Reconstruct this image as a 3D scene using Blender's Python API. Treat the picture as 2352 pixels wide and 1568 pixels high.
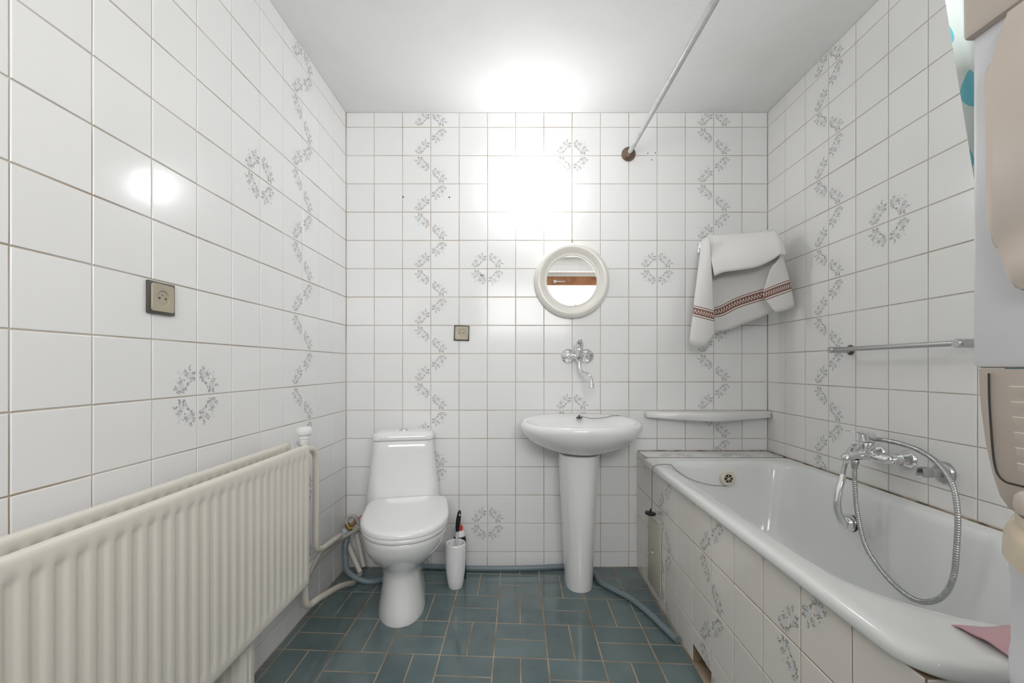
import bpy, bmesh, math, random
from mathutils import Vector, Matrix

PI = math.pi
for o in list(bpy.data.objects):
    bpy.data.objects.remove(o, do_unlink=True)
scene = bpy.context.scene
COL = scene.collection

# ------------------------------------------------------------------ camera
F = 991.25                      # focal length in pixels of a 2352 px wide frame
CH = 1.064                      # eye height
cam_d = bpy.data.cameras.new('camera')
cam_d.sensor_width = 36.0
cam_d.lens = F / 2352.0 * 36.0
cam_d.shift_x = -14.0 / 2352.0
cam_d.shift_y = 57.0 / 2352.0
cam_d.clip_start = 0.02
cam = bpy.data.objects.new('camera', cam_d)
cam.location = (0, 0, CH)
cam.rotation_euler = (PI / 2, 0, 0)
COL.objects.link(cam)
scene.camera = cam

# ------------------------------------------------------------------ light
world = bpy.data.worlds.new('world')
scene.world = world
world.use_nodes = True
world.node_tree.nodes['Background'].inputs[0].default_value = (0.80, 0.90, 1.0, 1)
world.node_tree.nodes['Background'].inputs[1].default_value = 1.0

WIN_POWER = 40.0
SPREAD = 150
LAMP_STRENGTH = 33.0
ad = bpy.data.lights.new('window_daylight', 'AREA')
ad.shape = 'RECTANGLE'
ad.size = 1.60
ad.size_y = 0.70
ad.energy = WIN_POWER
ad.spread = math.radians(SPREAD)
ad.color = (1.0, 0.995, 0.985)
al = bpy.data.objects.new('window_daylight', ad)
al.location = (0.30, -1.055, 1.775)
COL.objects.link(al)
al.rotation_euler = Vector((0, 1, 0)).to_track_quat('-Z', 'Z').to_euler()

vs = scene.view_settings
vs.view_transform = 'Standard'
vs.look = 'None'
vs.gamma = 1.0
vs.exposure = 0.06
vs.use_curve_mapping = False

# ------------------------------------------------------------------ room numbers
D = 2.2875            # back wall face
XL, XR = -0.9115, 1.3223
YF = -0.85            # wall behind the camera
HC = 2.409            # ceiling
PT = 0.15             # tile pitch
ROW0 = CH + (841 - 292) / 433.33     # first full joint below the ceiling


# ------------------------------------------------------------------ materials
MATS = {}


def mat(name, col, rough=0.4, metal=0.0, spec=0.5, bump=0.0, bump_scale=60.0, var=0.0,
        noise=None, coat=0.0, trans=0.0):
    """principled material; var = per-object brightness variation;
    noise = (second colour, scale, lo, hi) for wear and dirt"""
    if name in MATS:
        return MATS[name]
    m = bpy.data.materials.new(name)
    m.use_nodes = True
    nt = m.node_tree
    p = nt.nodes['Principled BSDF']
    p.inputs['Base Color'].default_value = (*col, 1)
    p.inputs['Roughness'].default_value = rough
    p.inputs['Metallic'].default_value = metal
    p.inputs['Specular IOR Level'].default_value = spec
    p.inputs['Coat Weight'].default_value = coat
    p.inputs['Transmission Weight'].default_value = trans
    src = None
    if noise:
        tc = nt.nodes.new('ShaderNodeTexCoord')
        no = nt.nodes.new('ShaderNodeTexNoise')
        no.inputs['Scale'].default_value = noise[1]
        no.inputs['Detail'].default_value = 4
        geo = nt.nodes.new('ShaderNodeNewGeometry')
        nt.links.new(geo.outputs['Position'], no.inputs['Vector'])
        mr = nt.nodes.new('ShaderNodeMapRange')
        mr.inputs['From Min'].default_value = noise[2]
        mr.inputs['From Max'].default_value = noise[3]
        nt.links.new(no.outputs['Fac'], mr.inputs['Value'])
        mx = nt.nodes.new('ShaderNodeMix')
        mx.data_type = 'RGBA'
        mx.inputs[6].default_value = (*col, 1)
        mx.inputs[7].default_value = (*noise[0], 1)
        nt.links.new(mr.outputs['Result'], mx.inputs[0])
        src = mx.outputs[2]
    if var:
        oi = nt.nodes.new('ShaderNodeObjectInfo')
        mr2 = nt.nodes.new('ShaderNodeMapRange')
        mr2.inputs['To Min'].default_value = 1 - var
        mr2.inputs['To Max'].default_value = 1 + var
        nt.links.new(oi.outputs['Random'], mr2.inputs['Value'])
        hs = nt.nodes.new('ShaderNodeHueSaturation')
        hs.inputs['Color'].default_value = (*col, 1)
        if src:
            nt.links.new(src, hs.inputs['Color'])
        nt.links.new(mr2.outputs['Result'], hs.inputs['Value'])
        src = hs.outputs['Color']
    if src:
        nt.links.new(src, p.inputs['Base Color'])
    if bump:
        n2 = nt.nodes.new('ShaderNodeTexNoise')
        n2.inputs['Scale'].default_value = bump_scale
        n2.inputs['Detail'].default_value = 3
        g2 = nt.nodes.new('ShaderNodeNewGeometry')
        nt.links.new(g2.outputs['Position'], n2.inputs['Vector'])
        bp = nt.nodes.new('ShaderNodeBump')
        bp.inputs['Strength'].default_value = bump
        bp.inputs['Distance'].default_value = 0.002
        nt.links.new(n2.outputs['Fac'], bp.inputs['Height'])
        nt.links.new(bp.outputs['Normal'], p.inputs['Normal'])
    MATS[name] = m
    return m


M_TILE = mat('white glazed tile', (0.865, 0.865, 0.862), 0.14, spec=0.24, bump=0.12, bump_scale=14, var=0.015)
M_RTILE = mat('wall tile with warm light cast', (0.865, 0.857, 0.835), 0.14, spec=0.24, bump=0.12, bump_scale=14, var=0.015)  # same white tile; warm cast of the light on the right wall tinted in
M_LEAF = mat('grey tile print', (0.33, 0.315, 0.305), 0.2)
M_PETAL = mat('pale tile print', (0.725, 0.738, 0.745), 0.16, spec=0.24)
M_PTILE = mat('panel tile with warm light cast', (0.86, 0.815, 0.765), 0.14, bump=0.12, bump_scale=14, var=0.02)  # white tile of the bath panel, warm light cast painted into its colour
M_GROUT = mat('wall grout', (0.62, 0.57, 0.50), 0.9, noise=((0.40, 0.31, 0.22), 4.0, 0.42, 0.72))
M_PGROUT = mat('stained bath grout', (0.38, 0.29, 0.20), 0.9, noise=((0.19, 0.13, 0.08), 7.0, 0.42, 0.72))
M_FTILE = mat('teal floor tile', (0.150, 0.205, 0.210), 0.10, bump=0.1, bump_scale=20, var=0.10,
              noise=((0.120, 0.165, 0.172), 9.0, 0.35, 0.7))
M_FGROUT = mat('floor grout', (0.46, 0.37, 0.28), 0.9, noise=((0.26, 0.18, 0.11), 8.0, 0.4, 0.7))
M_PLASTER = mat('ceiling plaster', (0.88, 0.885, 0.875), 0.85, bump=0.5, bump_scale=90,
                noise=((0.82, 0.82, 0.80), 2.2, 0.5, 0.8))
M_CERAMIC = mat('white sanitary ceramic', (0.86, 0.86, 0.862), 0.07, coat=0.3)
M_SEAT = mat('white seat plastic', (0.83, 0.83, 0.83), 0.14)
M_ENAMEL = mat('white bath enamel', (0.82, 0.832, 0.822), 0.12, coat=0.2)
M_CHROME = mat('chrome', (0.80, 0.81, 0.82), 0.08, 1.0)
M_STEEL = mat('dull chrome', (0.50, 0.51, 0.51), 0.28, 1.0)
M_RAD = mat('ivory radiator paint', (0.74, 0.71, 0.64), 0.30, bump=0.1, bump_scale=50)
M_RADDK = mat('radiator inner steel', (0.42, 0.40, 0.36), 0.6)
M_PIPE = mat('painted pipe', (0.74, 0.69, 0.61), 0.35)
M_PVC = mat('grey plastic hose', (0.20, 0.25, 0.28), 0.4)
M_HOSEW = mat('pale grey hose', (0.52, 0.50, 0.46), 0.45)
M_BRASS = mat('brass', (0.45, 0.32, 0.12), 0.35, 1.0)
M_RED = mat('red plastic', (0.62, 0.05, 0.04), 0.35)
M_BLACK = mat('black plastic', (0.012, 0.012, 0.013), 0.3)
M_WHITEPL = mat('white plastic', (0.80, 0.80, 0.79), 0.3)
M_FRAME = mat('ivory mirror plastic', (0.80, 0.775, 0.72), 0.22, coat=0.3)
M_MIRROR = mat('mirror glass', (0.93, 0.94, 0.94), 0.005, 1.0)
M_WOOD = mat('varnished brown wood', (0.32, 0.125, 0.045), 0.3, noise=((0.42, 0.19, 0.08), 12, 0.4, 0.6))
M_TURN = mat('turned brown wood', (0.17, 0.105, 0.068), 0.35, noise=((0.11, 0.065, 0.04), 30, 0.4, 0.6))
M_SOCKD = mat('dark socket frame', (0.075, 0.073, 0.062), 0.35)
M_SOCKB = mat('beige socket plate', (0.44, 0.385, 0.29), 0.35)
M_ROD = mat('painted steel rod', (0.56, 0.58, 0.57), 0.3, noise=((0.42, 0.43, 0.42), 30, 0.5, 0.75))
M_APPW = mat('cool white appliance', (0.74, 0.74, 0.77), 0.35)
M_APPB = mat('beige appliance plastic', (0.60, 0.52, 0.45), 0.35)
M_APPC = mat('cream appliance plastic', (0.72, 0.60, 0.44), 0.25)
M_DARK = mat('dark gap', (0.03, 0.028, 0.025), 0.7)
M_BOARD = mat('pale green painted board', (0.60, 0.57, 0.48), 0.45)
M_PINK = mat('pink rubber', (0.63, 0.36, 0.40), 0.3, bump=0.8, bump_scale=45)
M_OVER = mat('cream overflow plastic', (0.74, 0.68, 0.58), 0.35)
M_CHAIN = mat('tarnished chain', (0.22, 0.18, 0.14), 0.4, 0.8)
M_LABEL = mat('green label print', (0.25, 0.50, 0.22), 0.4)
M_SEAL = mat('stained sealant', (0.42, 0.33, 0.24), 0.8, noise=((0.13, 0.085, 0.05), 18.0, 0.42, 0.62))
M_SCUFF = mat('chipped enamel', (0.10, 0.10, 0.13), 0.6)


# ------------------------------------------------------------------ object helpers
def add(name, me, parent=None, mats=None):
    o = bpy.data.objects.new(name, me)
    COL.objects.link(o)
    if parent:
        o.parent = parent
    if mats:
        if not isinstance(mats, (list, tuple)):
            mats = [mats]
        for m in mats:
            me.materials.append(m)
    return o


def thing(name, label, cat, loc=(0, 0, 0), rz=0.0, group=None):
    o = bpy.data.objects.new(name, None)
    o.empty_display_size = 0.05
    COL.objects.link(o)
    o.location = loc
    o.rotation_euler = (0, 0, rz)
    tag(o, label, cat, group)
    return o


def tag(o, label, cat, group=None):
    o['label'] = label
    o['category'] = cat
    if group:
        o['group'] = group
    return o


def fin(bm, name, m, parent=None, smooth=True, angle=40):
    bmesh.ops.recalc_face_normals(bm, faces=bm.faces)
    me = bpy.data.meshes.new(name)
    bm.to_mesh(me)
    bm.free()
    if smooth:
        me.shade_smooth()
        if angle:
            me.set_sharp_from_angle(angle=math.radians(angle))
    return add(name, me, parent, m)


def bbox_bm(x0, x1, y0, y1, z0, z1, bevel=0.0, seg=2, bm=None):
    b = bmesh.new()
    bmesh.ops.create_cube(b, size=1.0)
    for v in b.verts:
        v.co = Vector(((x0 + x1) / 2 + v.co.x * (x1 - x0), (y0 + y1) / 2 + v.co.y * (y1 - y0),
                       (z0 + z1) / 2 + v.co.z * (z1 - z0)))
    if bevel:
        bmesh.ops.bevel(b, geom=list(b.edges), offset=bevel, segments=seg, affect='EDGES', profile=0.5)
    if bm is None:
        return b
    me = bpy.data.meshes.new('tmp')
    b.to_mesh(me)
    b.free()
    bm.from_mesh(me)
    bpy.data.meshes.remove(me)
    return bm


def box(name, dims, m, parent=None, bevel=0.0, seg=2, mtx=None):
    b = bbox_bm(*dims, bevel=bevel, seg=seg)
    if mtx is not None:
        b.transform(mtx)
    return fin(b, name, m, parent, smooth=bevel > 0)


def loft(rings, cap0=True, cap1=True, closed=True, bm=None):
    """rings: lists of points of equal length"""
    bm = bm or bmesh.new()
    vr = [[bm.verts.new(p) for p in r] for r in rings]
    n = len(vr[0])
    for a, b in zip(vr, vr[1:]):
        for i in range(n if closed else n - 1):
            j = (i + 1) % n
            bm.faces.new((a[i], a[j], b[j], b[i]))
    if cap0:
        bm.faces.new(list(reversed(vr[0])))
    if cap1:
        bm.faces.new(vr[-1])
    return bm


def frame_from(d):
    d = Vector(d).normalized()
    up = Vector((0, 0, 1)) if abs(d.z) < 0.9 else Vector((0, 1, 0))
    a = d.cross(up).normalized()
    return a, a.cross(d).normalized(), d


def lathe(prof, origin, axis, seg=32, bm=None, cap0=False, cap1=False, ripple=0.0, nrip=0):
    """prof: (radius, distance along axis)"""
    a, b, d = frame_from(axis)
    o = Vector(origin)
    rings = []
    for r, h in prof:
        ring = []
        for i in range(seg):
            t = 2 * PI * i / seg
            rr = max(r, 1e-5) * (1 + ripple * math.cos(nrip * t)) if ripple else max(r, 1e-5)
            ring.append(o + d * h + (a * math.cos(t) + b * math.sin(t)) * rr)
        rings.append(ring)
    return loft(rings, cap0, cap1, bm=bm)


def spline(pts, step=0.01):
    """Catmull-Rom through pts, sampled about every step metres"""
    P = [Vector(p) for p in pts]
    P = [P[0] * 2 - P[1]] + P + [P[-1] * 2 - P[-2]]
    out = []
    for i in range(1, len(P) - 2):
        p0, p1, p2, p3 = P[i - 1:i + 3]
        n = max(2, int((p2 - p1).length / step))
        for k in range(n):
            t = k / n
            out.append(0.5 * ((2 * p1) + (p2 - p0) * t + (2 * p0 - 5 * p1 + 4 * p2 - p3) * t * t
                              + (3 * p1 - p0 - 3 * p2 + p3) * t ** 3))
    out.append(P[-2])
    return out


def sweep(path, rad, seg=12, caps=True, bm=None, flat=1.0):
    """tube along a path; rad is a number or function(fraction, length so far)"""
    n = len(path)
    L = [0.0]
    for i in range(1, n):
        L.append(L[-1] + (path[i] - path[i - 1]).length)
    t0 = (path[1] - path[0]).normalized()
    a, b, _ = frame_from(t0)
    rings = []
    for i in range(n):
        t = (path[min(i + 1, n - 1)] - path[max(i - 1, 0)]).normalized()
        a = (a - t * a.dot(t)).normalized()
        b = t.cross(a)
        r = rad(L[i] / L[-1], L[i]) if callable(rad) else rad
        rings.append([path[i] + a * (r * math.cos(2 * PI * k / seg)) + b * (r * flat * math.sin(2 * PI * k / seg))
                      for k in range(seg)])
    return loft(rings, caps, caps, bm=bm)


def tube(name, pts, r, m, parent=None, step=0.01, seg=12, smooth_path=True, caps=True):
    path = spline(pts, step) if smooth_path else [Vector(p) for p in pts]
    return fin(sweep(path, r, seg, caps), name, m, parent)


def egg(hw, yf, yb, yc, z, nf=2.0, nb=4.0, n=48, cx=0.0, fn=None):
    """D-shaped ring: elliptical front (towards -y), squarer back"""
    out = []
    for i in range(n):
        t = 2 * PI * (i + 0.5) / n
        c, s = math.cos(t), math.sin(t)
        e = 2.0 / (nf if s < 0 else nb)
        x = hw * math.copysign(abs(c) ** e, c)
        y = yc + ((yc - yf) if s < 0 else (yb - yc)) * math.copysign(abs(s) ** e, s)
        zz = fn(x, y, z) if fn else z
        out.append(Vector((cx + x, y, zz)))
    return out


def rrect(x0, x1, y0, y1, z, rad, n=8, sub=6):
    """rounded rectangle ring, rad = radii at (x0y0, x1y0, x1y1, x0y1)"""
    cs = [(x0, y0, PI, rad[0]), (x1, y0, 1.5 * PI, rad[1]), (x1, y1, 0, rad[2]), (x0, y1, 0.5 * PI, rad[3])]
    arcs = []
    for (cx, cy, a0, r) in cs:
        ox = cx + (r if cx == x0 else -r)
        oy = cy + (r if cy == y0 else -r)
        arcs.append([Vector((ox + r * math.cos(a0 + 0.5 * PI * k / n), oy + r * math.sin(a0 + 0.5 * PI * k / n), z))
                     for k in range(n + 1)])
    out = []
    for i in range(4):
        out += arcs[i]
        p, q = arcs[i][-1], arcs[(i + 1) % 4][0]
        for k in range(1, sub):
            out.append(p.lerp(q, k / sub))
    return out


def subsurf(o, lv=1):
    md = o.modifiers.new('subdivision', 'SUBSURF')
    md.levels = lv
    md.render_levels = lv
    return o


def extrude_poly(pts2, to3, d0, d1, bevel=0.0, seg=2):
    """polygon in 2D lifted by to3(u, v, depth)"""
    bm = bmesh.new()
    a = [bm.verts.new(to3(u, v, d0)) for u, v in pts2]
    b = [bm.verts.new(to3(u, v, d1)) for u, v in pts2]
    n = len(a)
    for i in range(n):
        j = (i + 1) % n
        bm.faces.new((a[i], a[j], b[j], b[i]))
    bm.faces.new(list(reversed(a)))
    fb = bm.faces.new(b)
    if bevel:
        bmesh.ops.bevel(bm, geom=list(fb.edges), offset=bevel, segments=seg, affect='EDGES', profile=0.5)
    return bm


# ------------------------------------------------------------------ tiles
rng = random.Random(7)
JOINT = 0.0034
TH = 0.0022          # how far the tile face stands proud of the grout


def motif_leaves():
    """print of one tile: (s, t, length, width, angle, kind), s and t in tile units from the corner"""
    r = random.Random(11)
    out = []
    cl = [(0.105, 0.315, 16, 0.056), (0.090, 0.450, 13, 0.048), (0.170, 0.520, 10, 0.042), (0.285, 0.420, 16, 0.058),
          (0.225, 0.240, 6, 0.030), (0.150, 0.270, 5, 0.03)]
    for (s, t, n, sp) in cl:
        for (a, b) in ((s, t), (t, s)):
            for k in range(n):
                an = r.uniform(0, 2 * PI)
                d = sp * math.sqrt(r.uniform(0.08, 1))
                out.append((a + d * math.cos(an), b + d * math.sin(an), r.uniform(0.026, 0.042),
                            r.uniform(0.010, 0.016), an + r.uniform(-0.6, 0.6), 1))
    out.append((0.315, 0.300, 0.050, 0.026, 0.8, 1))
    for (a, b) in ((0.19, 0.38), (0.38, 0.19)):
        for k in range(7):
            an = 2 * PI * k / 7
            out.append((a + 0.045 * math.cos(an), b + 0.045 * math.sin(an), 0.075, 0.05, an, 2))
    for (a, b, d) in ((0.45, 0.44, 0.05), (0.40, 0.40, 0.034), (0.50, 0.30, 0.03), (0.30, 0.50, 0.03), (0.16, 0.585, 0.03),
                      (0.56, 0.17, 0.03)):
        out.append((a, b, d, d, 0, 2))
    for (a, b, an) in ((0.37, 0.43, 1.4), (0.39, 0.40, 1.1), (0.49, 0.31, 0.2), (0.30, 0.50, 2.0)):
        out.append((a, b, 0.085, 0.008, an, 2))
    return out


LEAVES = motif_leaves()
CORNER = {'br': (1, -1), 'bl': (-1, -1), 'tl': (-1, 1), 'tr': (1, 1)}
TILE_CACHE = {}


def tile_mesh(w, h, ox=0.0, oy=0.0, corner=None, mats=None, key='', bev=0.0016, th=TH, quad=None):
    """glazed tile w x h with pillowed edge; its nominal cell is centred at (ox, oy) in tile coordinates"""
    k = (round(w, 4), round(h, 4), round(ox, 4) if corner else 0, round(oy, 4) if corner else 0, corner, key)
    if k in TILE_CACHE:
        return TILE_CACHE[k]
    vs_, fs, mi = [], [], []

    def ring(i, z):
        b = len(vs_)
        vs_.extend([(-w / 2 + i, -h / 2 + i, z), (w / 2 - i, -h / 2 + i, z), (w / 2 - i, h / 2 - i, z), (-w / 2 + i, h / 2 - i, z)])
        return b
    bev = min(bev, w * 0.2, h * 0.2)
    r0, r1, r2, r3 = ring(0, -0.003), ring(0, th - bev * 0.8), ring(bev * 0.4, th - bev * 0.22), ring(bev, th)
    for a, b in ((r0, r1), (r1, r2), (r2, r3)):
        for i in range(4):
            j = (i + 1) % 4
            fs.append((a + i, a + j, b + j, b + i))
            mi.append(0)
    fs.append((r3, r3 + 1, r3 + 2, r3 + 3))
    mi.append(0)
    if corner:
        sx, sy = CORNER[corner]
        swap = corner in ('bl', 'tr')
        lim_x, lim_y = w / 2 - 0.004, h / 2 - 0.004
        nl = 0
        for (s, t, ln, wd, an, kind) in LEAVES:
            if swap:
                s, t, an = t, s, PI / 2 - an
            cx = ox + sx * (PT / 2 - s * PT)
            cy = oy + sy * (PT / 2 - t * PT)
            if abs(cx) > lim_x or abs(cy) > lim_y:
                continue
            dx, dy = -sx * math.cos(an), -sy * math.sin(an)
            px, py = -dy, dx
            L, Wd = ln * PT / 2, wd * PT / 2
            # pale petals lie under the darker leaves; each a hair apart so no two coincide
            z = th + (0.00005 if kind == 2 else 0.00022) + 0.000001 * nl
            nl += 1
            b = len(vs_)
            if kind == 2 and wd > 0.02:
                for q in range(8):
                    e = 2 * PI * q / 8
                    vs_.append((cx + dx * L * math.cos(e) + px * Wd * math.sin(e),
                                cy + dy * L * math.cos(e) + py * Wd * math.sin(e), z))
                f = tuple(range(b, b + 8))
            else:
                for (u, v) in ((-1, 0), (-0.2, -1), (0.5, -0.8), (1, 0), (0.5, 0.8), (-0.2, 1)):
                    vs_.append((cx + dx * L * u + px * Wd * v, cy + dy * L * u + py * Wd * v, z))
                f = tuple(range(b, b + 6))
            # keep the print facing out of the tile
            area = sum(vs_[f[q]][0] * vs_[f[(q + 1) % len(f)]][1] - vs_[f[(q + 1) % len(f)]][0] * vs_[f[q]][1]
                       for q in range(len(f)))
            if area < 0:
                f = tuple(reversed(f))
            fs.append(f)
            mi.append(kind)
    me = bpy.data.meshes.new('tile')
    me.from_pydata(vs_, [], fs)
    for p, q in zip(me.polygons, mi):
        p.material_index = q
        p.use_smooth = False
    for m in (mats or (M_TILE, M_LEAF, M_PETAL)):
        me.materials.append(m)
    me.update()
    TILE_CACHE[k] = me
    return me


def place_tiles(parent, us, vs, mtx, decor, name='tile', mats=None, key='', tilt=0.0022, skip=None, limit=None,
                cell=None):
    """us, vs: joint positions along the surface's right and up axes; mtx(u, v) gives the origin; decor: {(i, j): corner}
    cell(i, j) -> centre of the uncut tile when the tile is cut"""
    n = 0
    for j in range(len(vs) - 1):
        for i in range(len(us) - 1):
            if skip and skip(i, j):
                continue
            u0, u1, v0, v1 = us[i], us[i + 1], vs[j], vs[j + 1]
            w, h = u1 - u0 - JOINT, v1 - v0 - JOINT
            if w < 0.004 or h < 0.004:
                continue
            cu, cv = (u0 + u1) / 2, (v0 + v1) / 2
            ox = oy = 0.0
            if abs(u1 - u0 - PT) < 0.006:
                w = u1 - u0 - JOINT
            co = decor.get((i, j))
            if co and cell:
                nu, nv = cell(i, j)
                ox, oy = nu - cu, nv - cv
            me = tile_mesh(w, h, ox, oy, co, mats, key)
            o = bpy.data.objects.new(name, me)
            COL.objects.link(o)
            o.parent = parent
            T = tilt
            o.matrix_local = mtx(cu, cv) @ Matrix.Rotation(rng.gauss(0, T), 4, 'X') @ Matrix.Rotation(rng.gauss(0, T), 4, 'Y')
            n += 1
    return n


def basis(right, up, normal, org):
    m = Matrix.Identity(4)
    for i in range(3):
        m[i][0], m[i][1], m[i][2], m[i][3] = right[i], up[i], normal[i], org[i]
    return m


def structure(name, bm, m):
    o = fin(bm, name, m, None, smooth=False)
    o['kind'] = 'structure'
    return o


# wall cores (grout colour shows in the joints)
G = TH
wall_back = structure('wall_back', bbox_bm(XL - 0.12, XR + 0.12, D + G, D + 0.12, -0.1, HC + 0.1), M_GROUT)
wall_left = structure('wall_left', bbox_bm(XL - 0.12, XL - G, YF - 0.3, D + G, -0.1, HC + 0.1), M_GROUT)
wall_right = structure('wall_right', bbox_bm(XR + G, XR + 0.12, YF - 0.3, D + G, -0.1, HC + 0.1), M_GROUT)
ceiling = structure('ceiling', bbox_bm(XL - G, XR + G, YF - 0.3, D + G, HC, HC + 0.1), M_PLASTER)
floor = structure('floor', bbox_bm(XL - G, XR + G, YF - 0.3, D + G, -0.1, -0.0009), M_FGROUT)

# joint heights shared by the walls, top to bottom
ROWS = [HC] + [ROW0 - PT * k for k in range(0, 17)]
ROWS = [z for z in ROWS if z > 0.02] + [0.0]
ROWS = list(reversed(ROWS))            # bottom to top
NR = len(ROWS) - 1                     # row index j counts from the floor; r = NR-1-j counts from the ceiling


def rtop(j):
    return NR - 1 - j


def zig(dec, iL, iR, flip=False, rows=range(17)):
    for r in rows:
        j = NR - 1 - r
        if j < 0:
            continue
        if r == 0:
            dec[(iL, j)], dec[(iR, j)] = 'br', 'bl'
        elif (r % 2 == 1) != flip:
            dec[(iL, j)], dec[(iR, j)] = 'br', 'tl'
        else:
            dec[(iL, j)], dec[(iR, j)] = 'tr', 'bl'


def wreath(dec, i, r):
    """four prints round the joint between columns i-1, i and rows r, r+1 counted from the ceiling"""
    j = NR - 1 - r
    dec[(i - 1, j)], dec[(i, j)] = 'br', 'bl'
    dec[(i - 1, j - 1)], dec[(i, j - 1)] = 'tr', 'tl'


def vcell(us_c):
    def f(i, j):
        nu = us_c(i)
        if j == NR - 1:
            nv = ROWS[j] + PT / 2
        elif j == 0:
            nv = ROWS[1] - PT / 2
        else:
            nv = (ROWS[j] + ROWS[j + 1]) / 2
        return nu, nv
    return f


# back wall: columns start in the left corner
ub = [XL + 0.1485] + [XL + 0.1485 + PT * k for k in range(1, 15)]
ub = [XL] + [u for u in ub if u < XR - 0.02] + [XR]
dec = {}
zig(dec, 2, 3)
zig(dec, 12, 13, flip=True)
for (i, r) in ((8, 1), (5, 5), (11, 5), (8, 10), (5, 14)):
    wreath(dec, i, r)


def m_back(u, v):
    return basis((1, 0, 0), (0, 0, 1), (0, -1, 0), (u, D + G, v))


place_tiles(wall_back, ub, ROWS, m_back, dec, cell=vcell(lambda i: (ub[i] + ub[i + 1]) / 2))

# left wall: columns counted from the far corner; right axis is +Y
NC = 17
ul = sorted([D - 0.002] + [2.1277 - 0.1504 * k for k in range(NC)])
nl = len(ul) - 1


def L_i(k):             # k-th column from the far corner -> index
    return nl - 1 - k


dec = {}
zig(dec, L_i(3), L_i(2), rows=range(15))
j552, j876 = 4, 9       # rows above these joints, counted from the ceiling
wreath(dec, L_i(4), 4)
wreath(dec, L_i(6), 9)


def m_left(u, v):
    return basis((0, 1, 0), (0, 0, 1), (1, 0, 0), (XL - G, u, v))


place_tiles(wall_left, ul, ROWS, m_left, dec, cell=vcell(lambda i: (ul[i] + ul[i + 1]) / 2), tilt=0.003)

# right wall: right axis is -Y, u = -Y
ur = sorted([-(D - 0.002)] + [-(2.1385 - 0.1492 * k) for k in range(NC)])
dec = {}
zig(dec, 2, 3)
wreath(dec, 5, 5)


def m_right(u, v):
    return basis((0, -1, 0), (0, 0, 1), (-1, 0, 0), (XR + G, -u, v))


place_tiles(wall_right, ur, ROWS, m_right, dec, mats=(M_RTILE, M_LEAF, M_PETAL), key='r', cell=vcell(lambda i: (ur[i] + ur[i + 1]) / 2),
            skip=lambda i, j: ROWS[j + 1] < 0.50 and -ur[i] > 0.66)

# wall behind the viewer: window opening, tiles joined (seen only in the mirror)
WX0, WX1, WZ0, WZ1 = -0.50, 1.15, 1.40, 2.250
bm = bmesh.new()
bbox_bm(XL, WX0, YF - 0.30, YF - G, -0.1, HC + 0.1, bm=bm)
bbox_bm(WX1, XR, YF - 0.30, YF - G, -0.1, HC + 0.1, bm=bm)
bbox_bm(WX0, WX1, YF - 0.30, YF - G, -0.1, WZ0, bm=bm)
bbox_bm(WX0, WX1, YF - 0.30, YF - G, WZ1, HC + 0.1, bm=bm)
bbox_bm(WX0, WX1, YF - 0.22, YF - 0.14, 2.214, WZ1, bm=bm)
wall_front = structure('wall_front', bm, M_PLASTER)


def joined_tiles(name, parent, us, vs, mtx, inside, mats):
    bm = bmesh.new()
    for j in range(len(vs) - 1):
        for i in range(len(us) - 1):
            u0, u1, v0, v1 = us[i], us[i + 1], vs[j], vs[j + 1]
            r = inside(u0, u1, v0, v1)
            if not r:
                continue
            u0, u1, v0, v1 = r
            if u1 - u0 < 0.01 or v1 - v0 < 0.01:
                continue
            me = tile_mesh(u1 - u0 - JOINT, v1 - v0 - JOINT, mats=mats)
            b = bmesh.new()
            b.from_mesh(me)
            b.transform(mtx((u0 + u1) / 2, (v0 + v1) / 2))
            tmp = bpy.data.meshes.new('t')
            b.to_mesh(tmp)
            b.free()
            bm.from_mesh(tmp)
            bpy.data.meshes.remove(tmp)
    o = fin(bm, name, mats[0], parent, smooth=False)
    o['kind'] = 'stuff'
    return o


def m_front(u, v):
    return basis((-1, 0, 0), (0, 0, 1), (0, 1, 0), (-u, YF - G, v))


def in_front(u0, u1, v0, v1):
    x0, x1 = -u1, -u0
    if x1 > WX0 and x0 < WX1 and v1 > WZ0 and v0 < WZ1:
        if v0 < WZ1 < v1 - 0.01 and x0 >= WX0 - 0.001 and x1 <= WX1 + 0.001:
            return (u0, u1, WZ1, v1)
        if v0 < WZ0 - 0.01 and v1 > WZ0:
            return (u0, u1, v0, WZ0)
        if x0 < WX0 < x1:
            return (-WX0, u1, v0, v1)
        if x0 < WX1 < x1:
            return (u0, -WX1, v0, v1)
        return None
    return (u0, u1, v0, v1)


uf = [-XR] + [-XR + 0.1 + PT * k for k in range(15) if -XR + 0.1 + PT * k < -XL - 0.01] + [-XL]
joined_tiles('tile_field', wall_front, uf, ROWS, m_front, in_front, (M_TILE, M_LEAF, M_PETAL))

# window in that wall
win = bpy.data.objects.new('window_1', None)
COL.objects.link(win)
win.location = (0.55, YF - 0.17, WZ0)
win['kind'] = 'structure'
win['label'] = 'brown wooden window with frosted pane, seen in the round mirror'
wx0, wx1, wz0, wz1, wy = WX0 - 0.55, WX1 - 0.55, 0.0, 2.20 - WZ0, 0.0
bm = bmesh.new()
for d in ((wx0, wx1, -0.03, 0.03, wz1 - 0.100, wz1 + 0.014), (wx0, wx1, -0.03, 0.03, 0, 0.09),
          (wx0, wx0 + 0.08, -0.03, 0.03, 0.09, wz1 - 0.115), (wx1 - 0.08, wx1, -0.03, 0.03, 0.09, wz1 - 0.115)):
    bbox_bm(*d, bevel=0.004, bm=bm)
fin(bm, 'window_frame', M_WOOD, win)
pm = bpy.data.materials.new('window pane')
pm.use_nodes = True
nt = pm.node_tree
nt.nodes.remove(nt.nodes['Principled BSDF'])
tr = nt.nodes.new('ShaderNodeBsdfTransparent')
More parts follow.
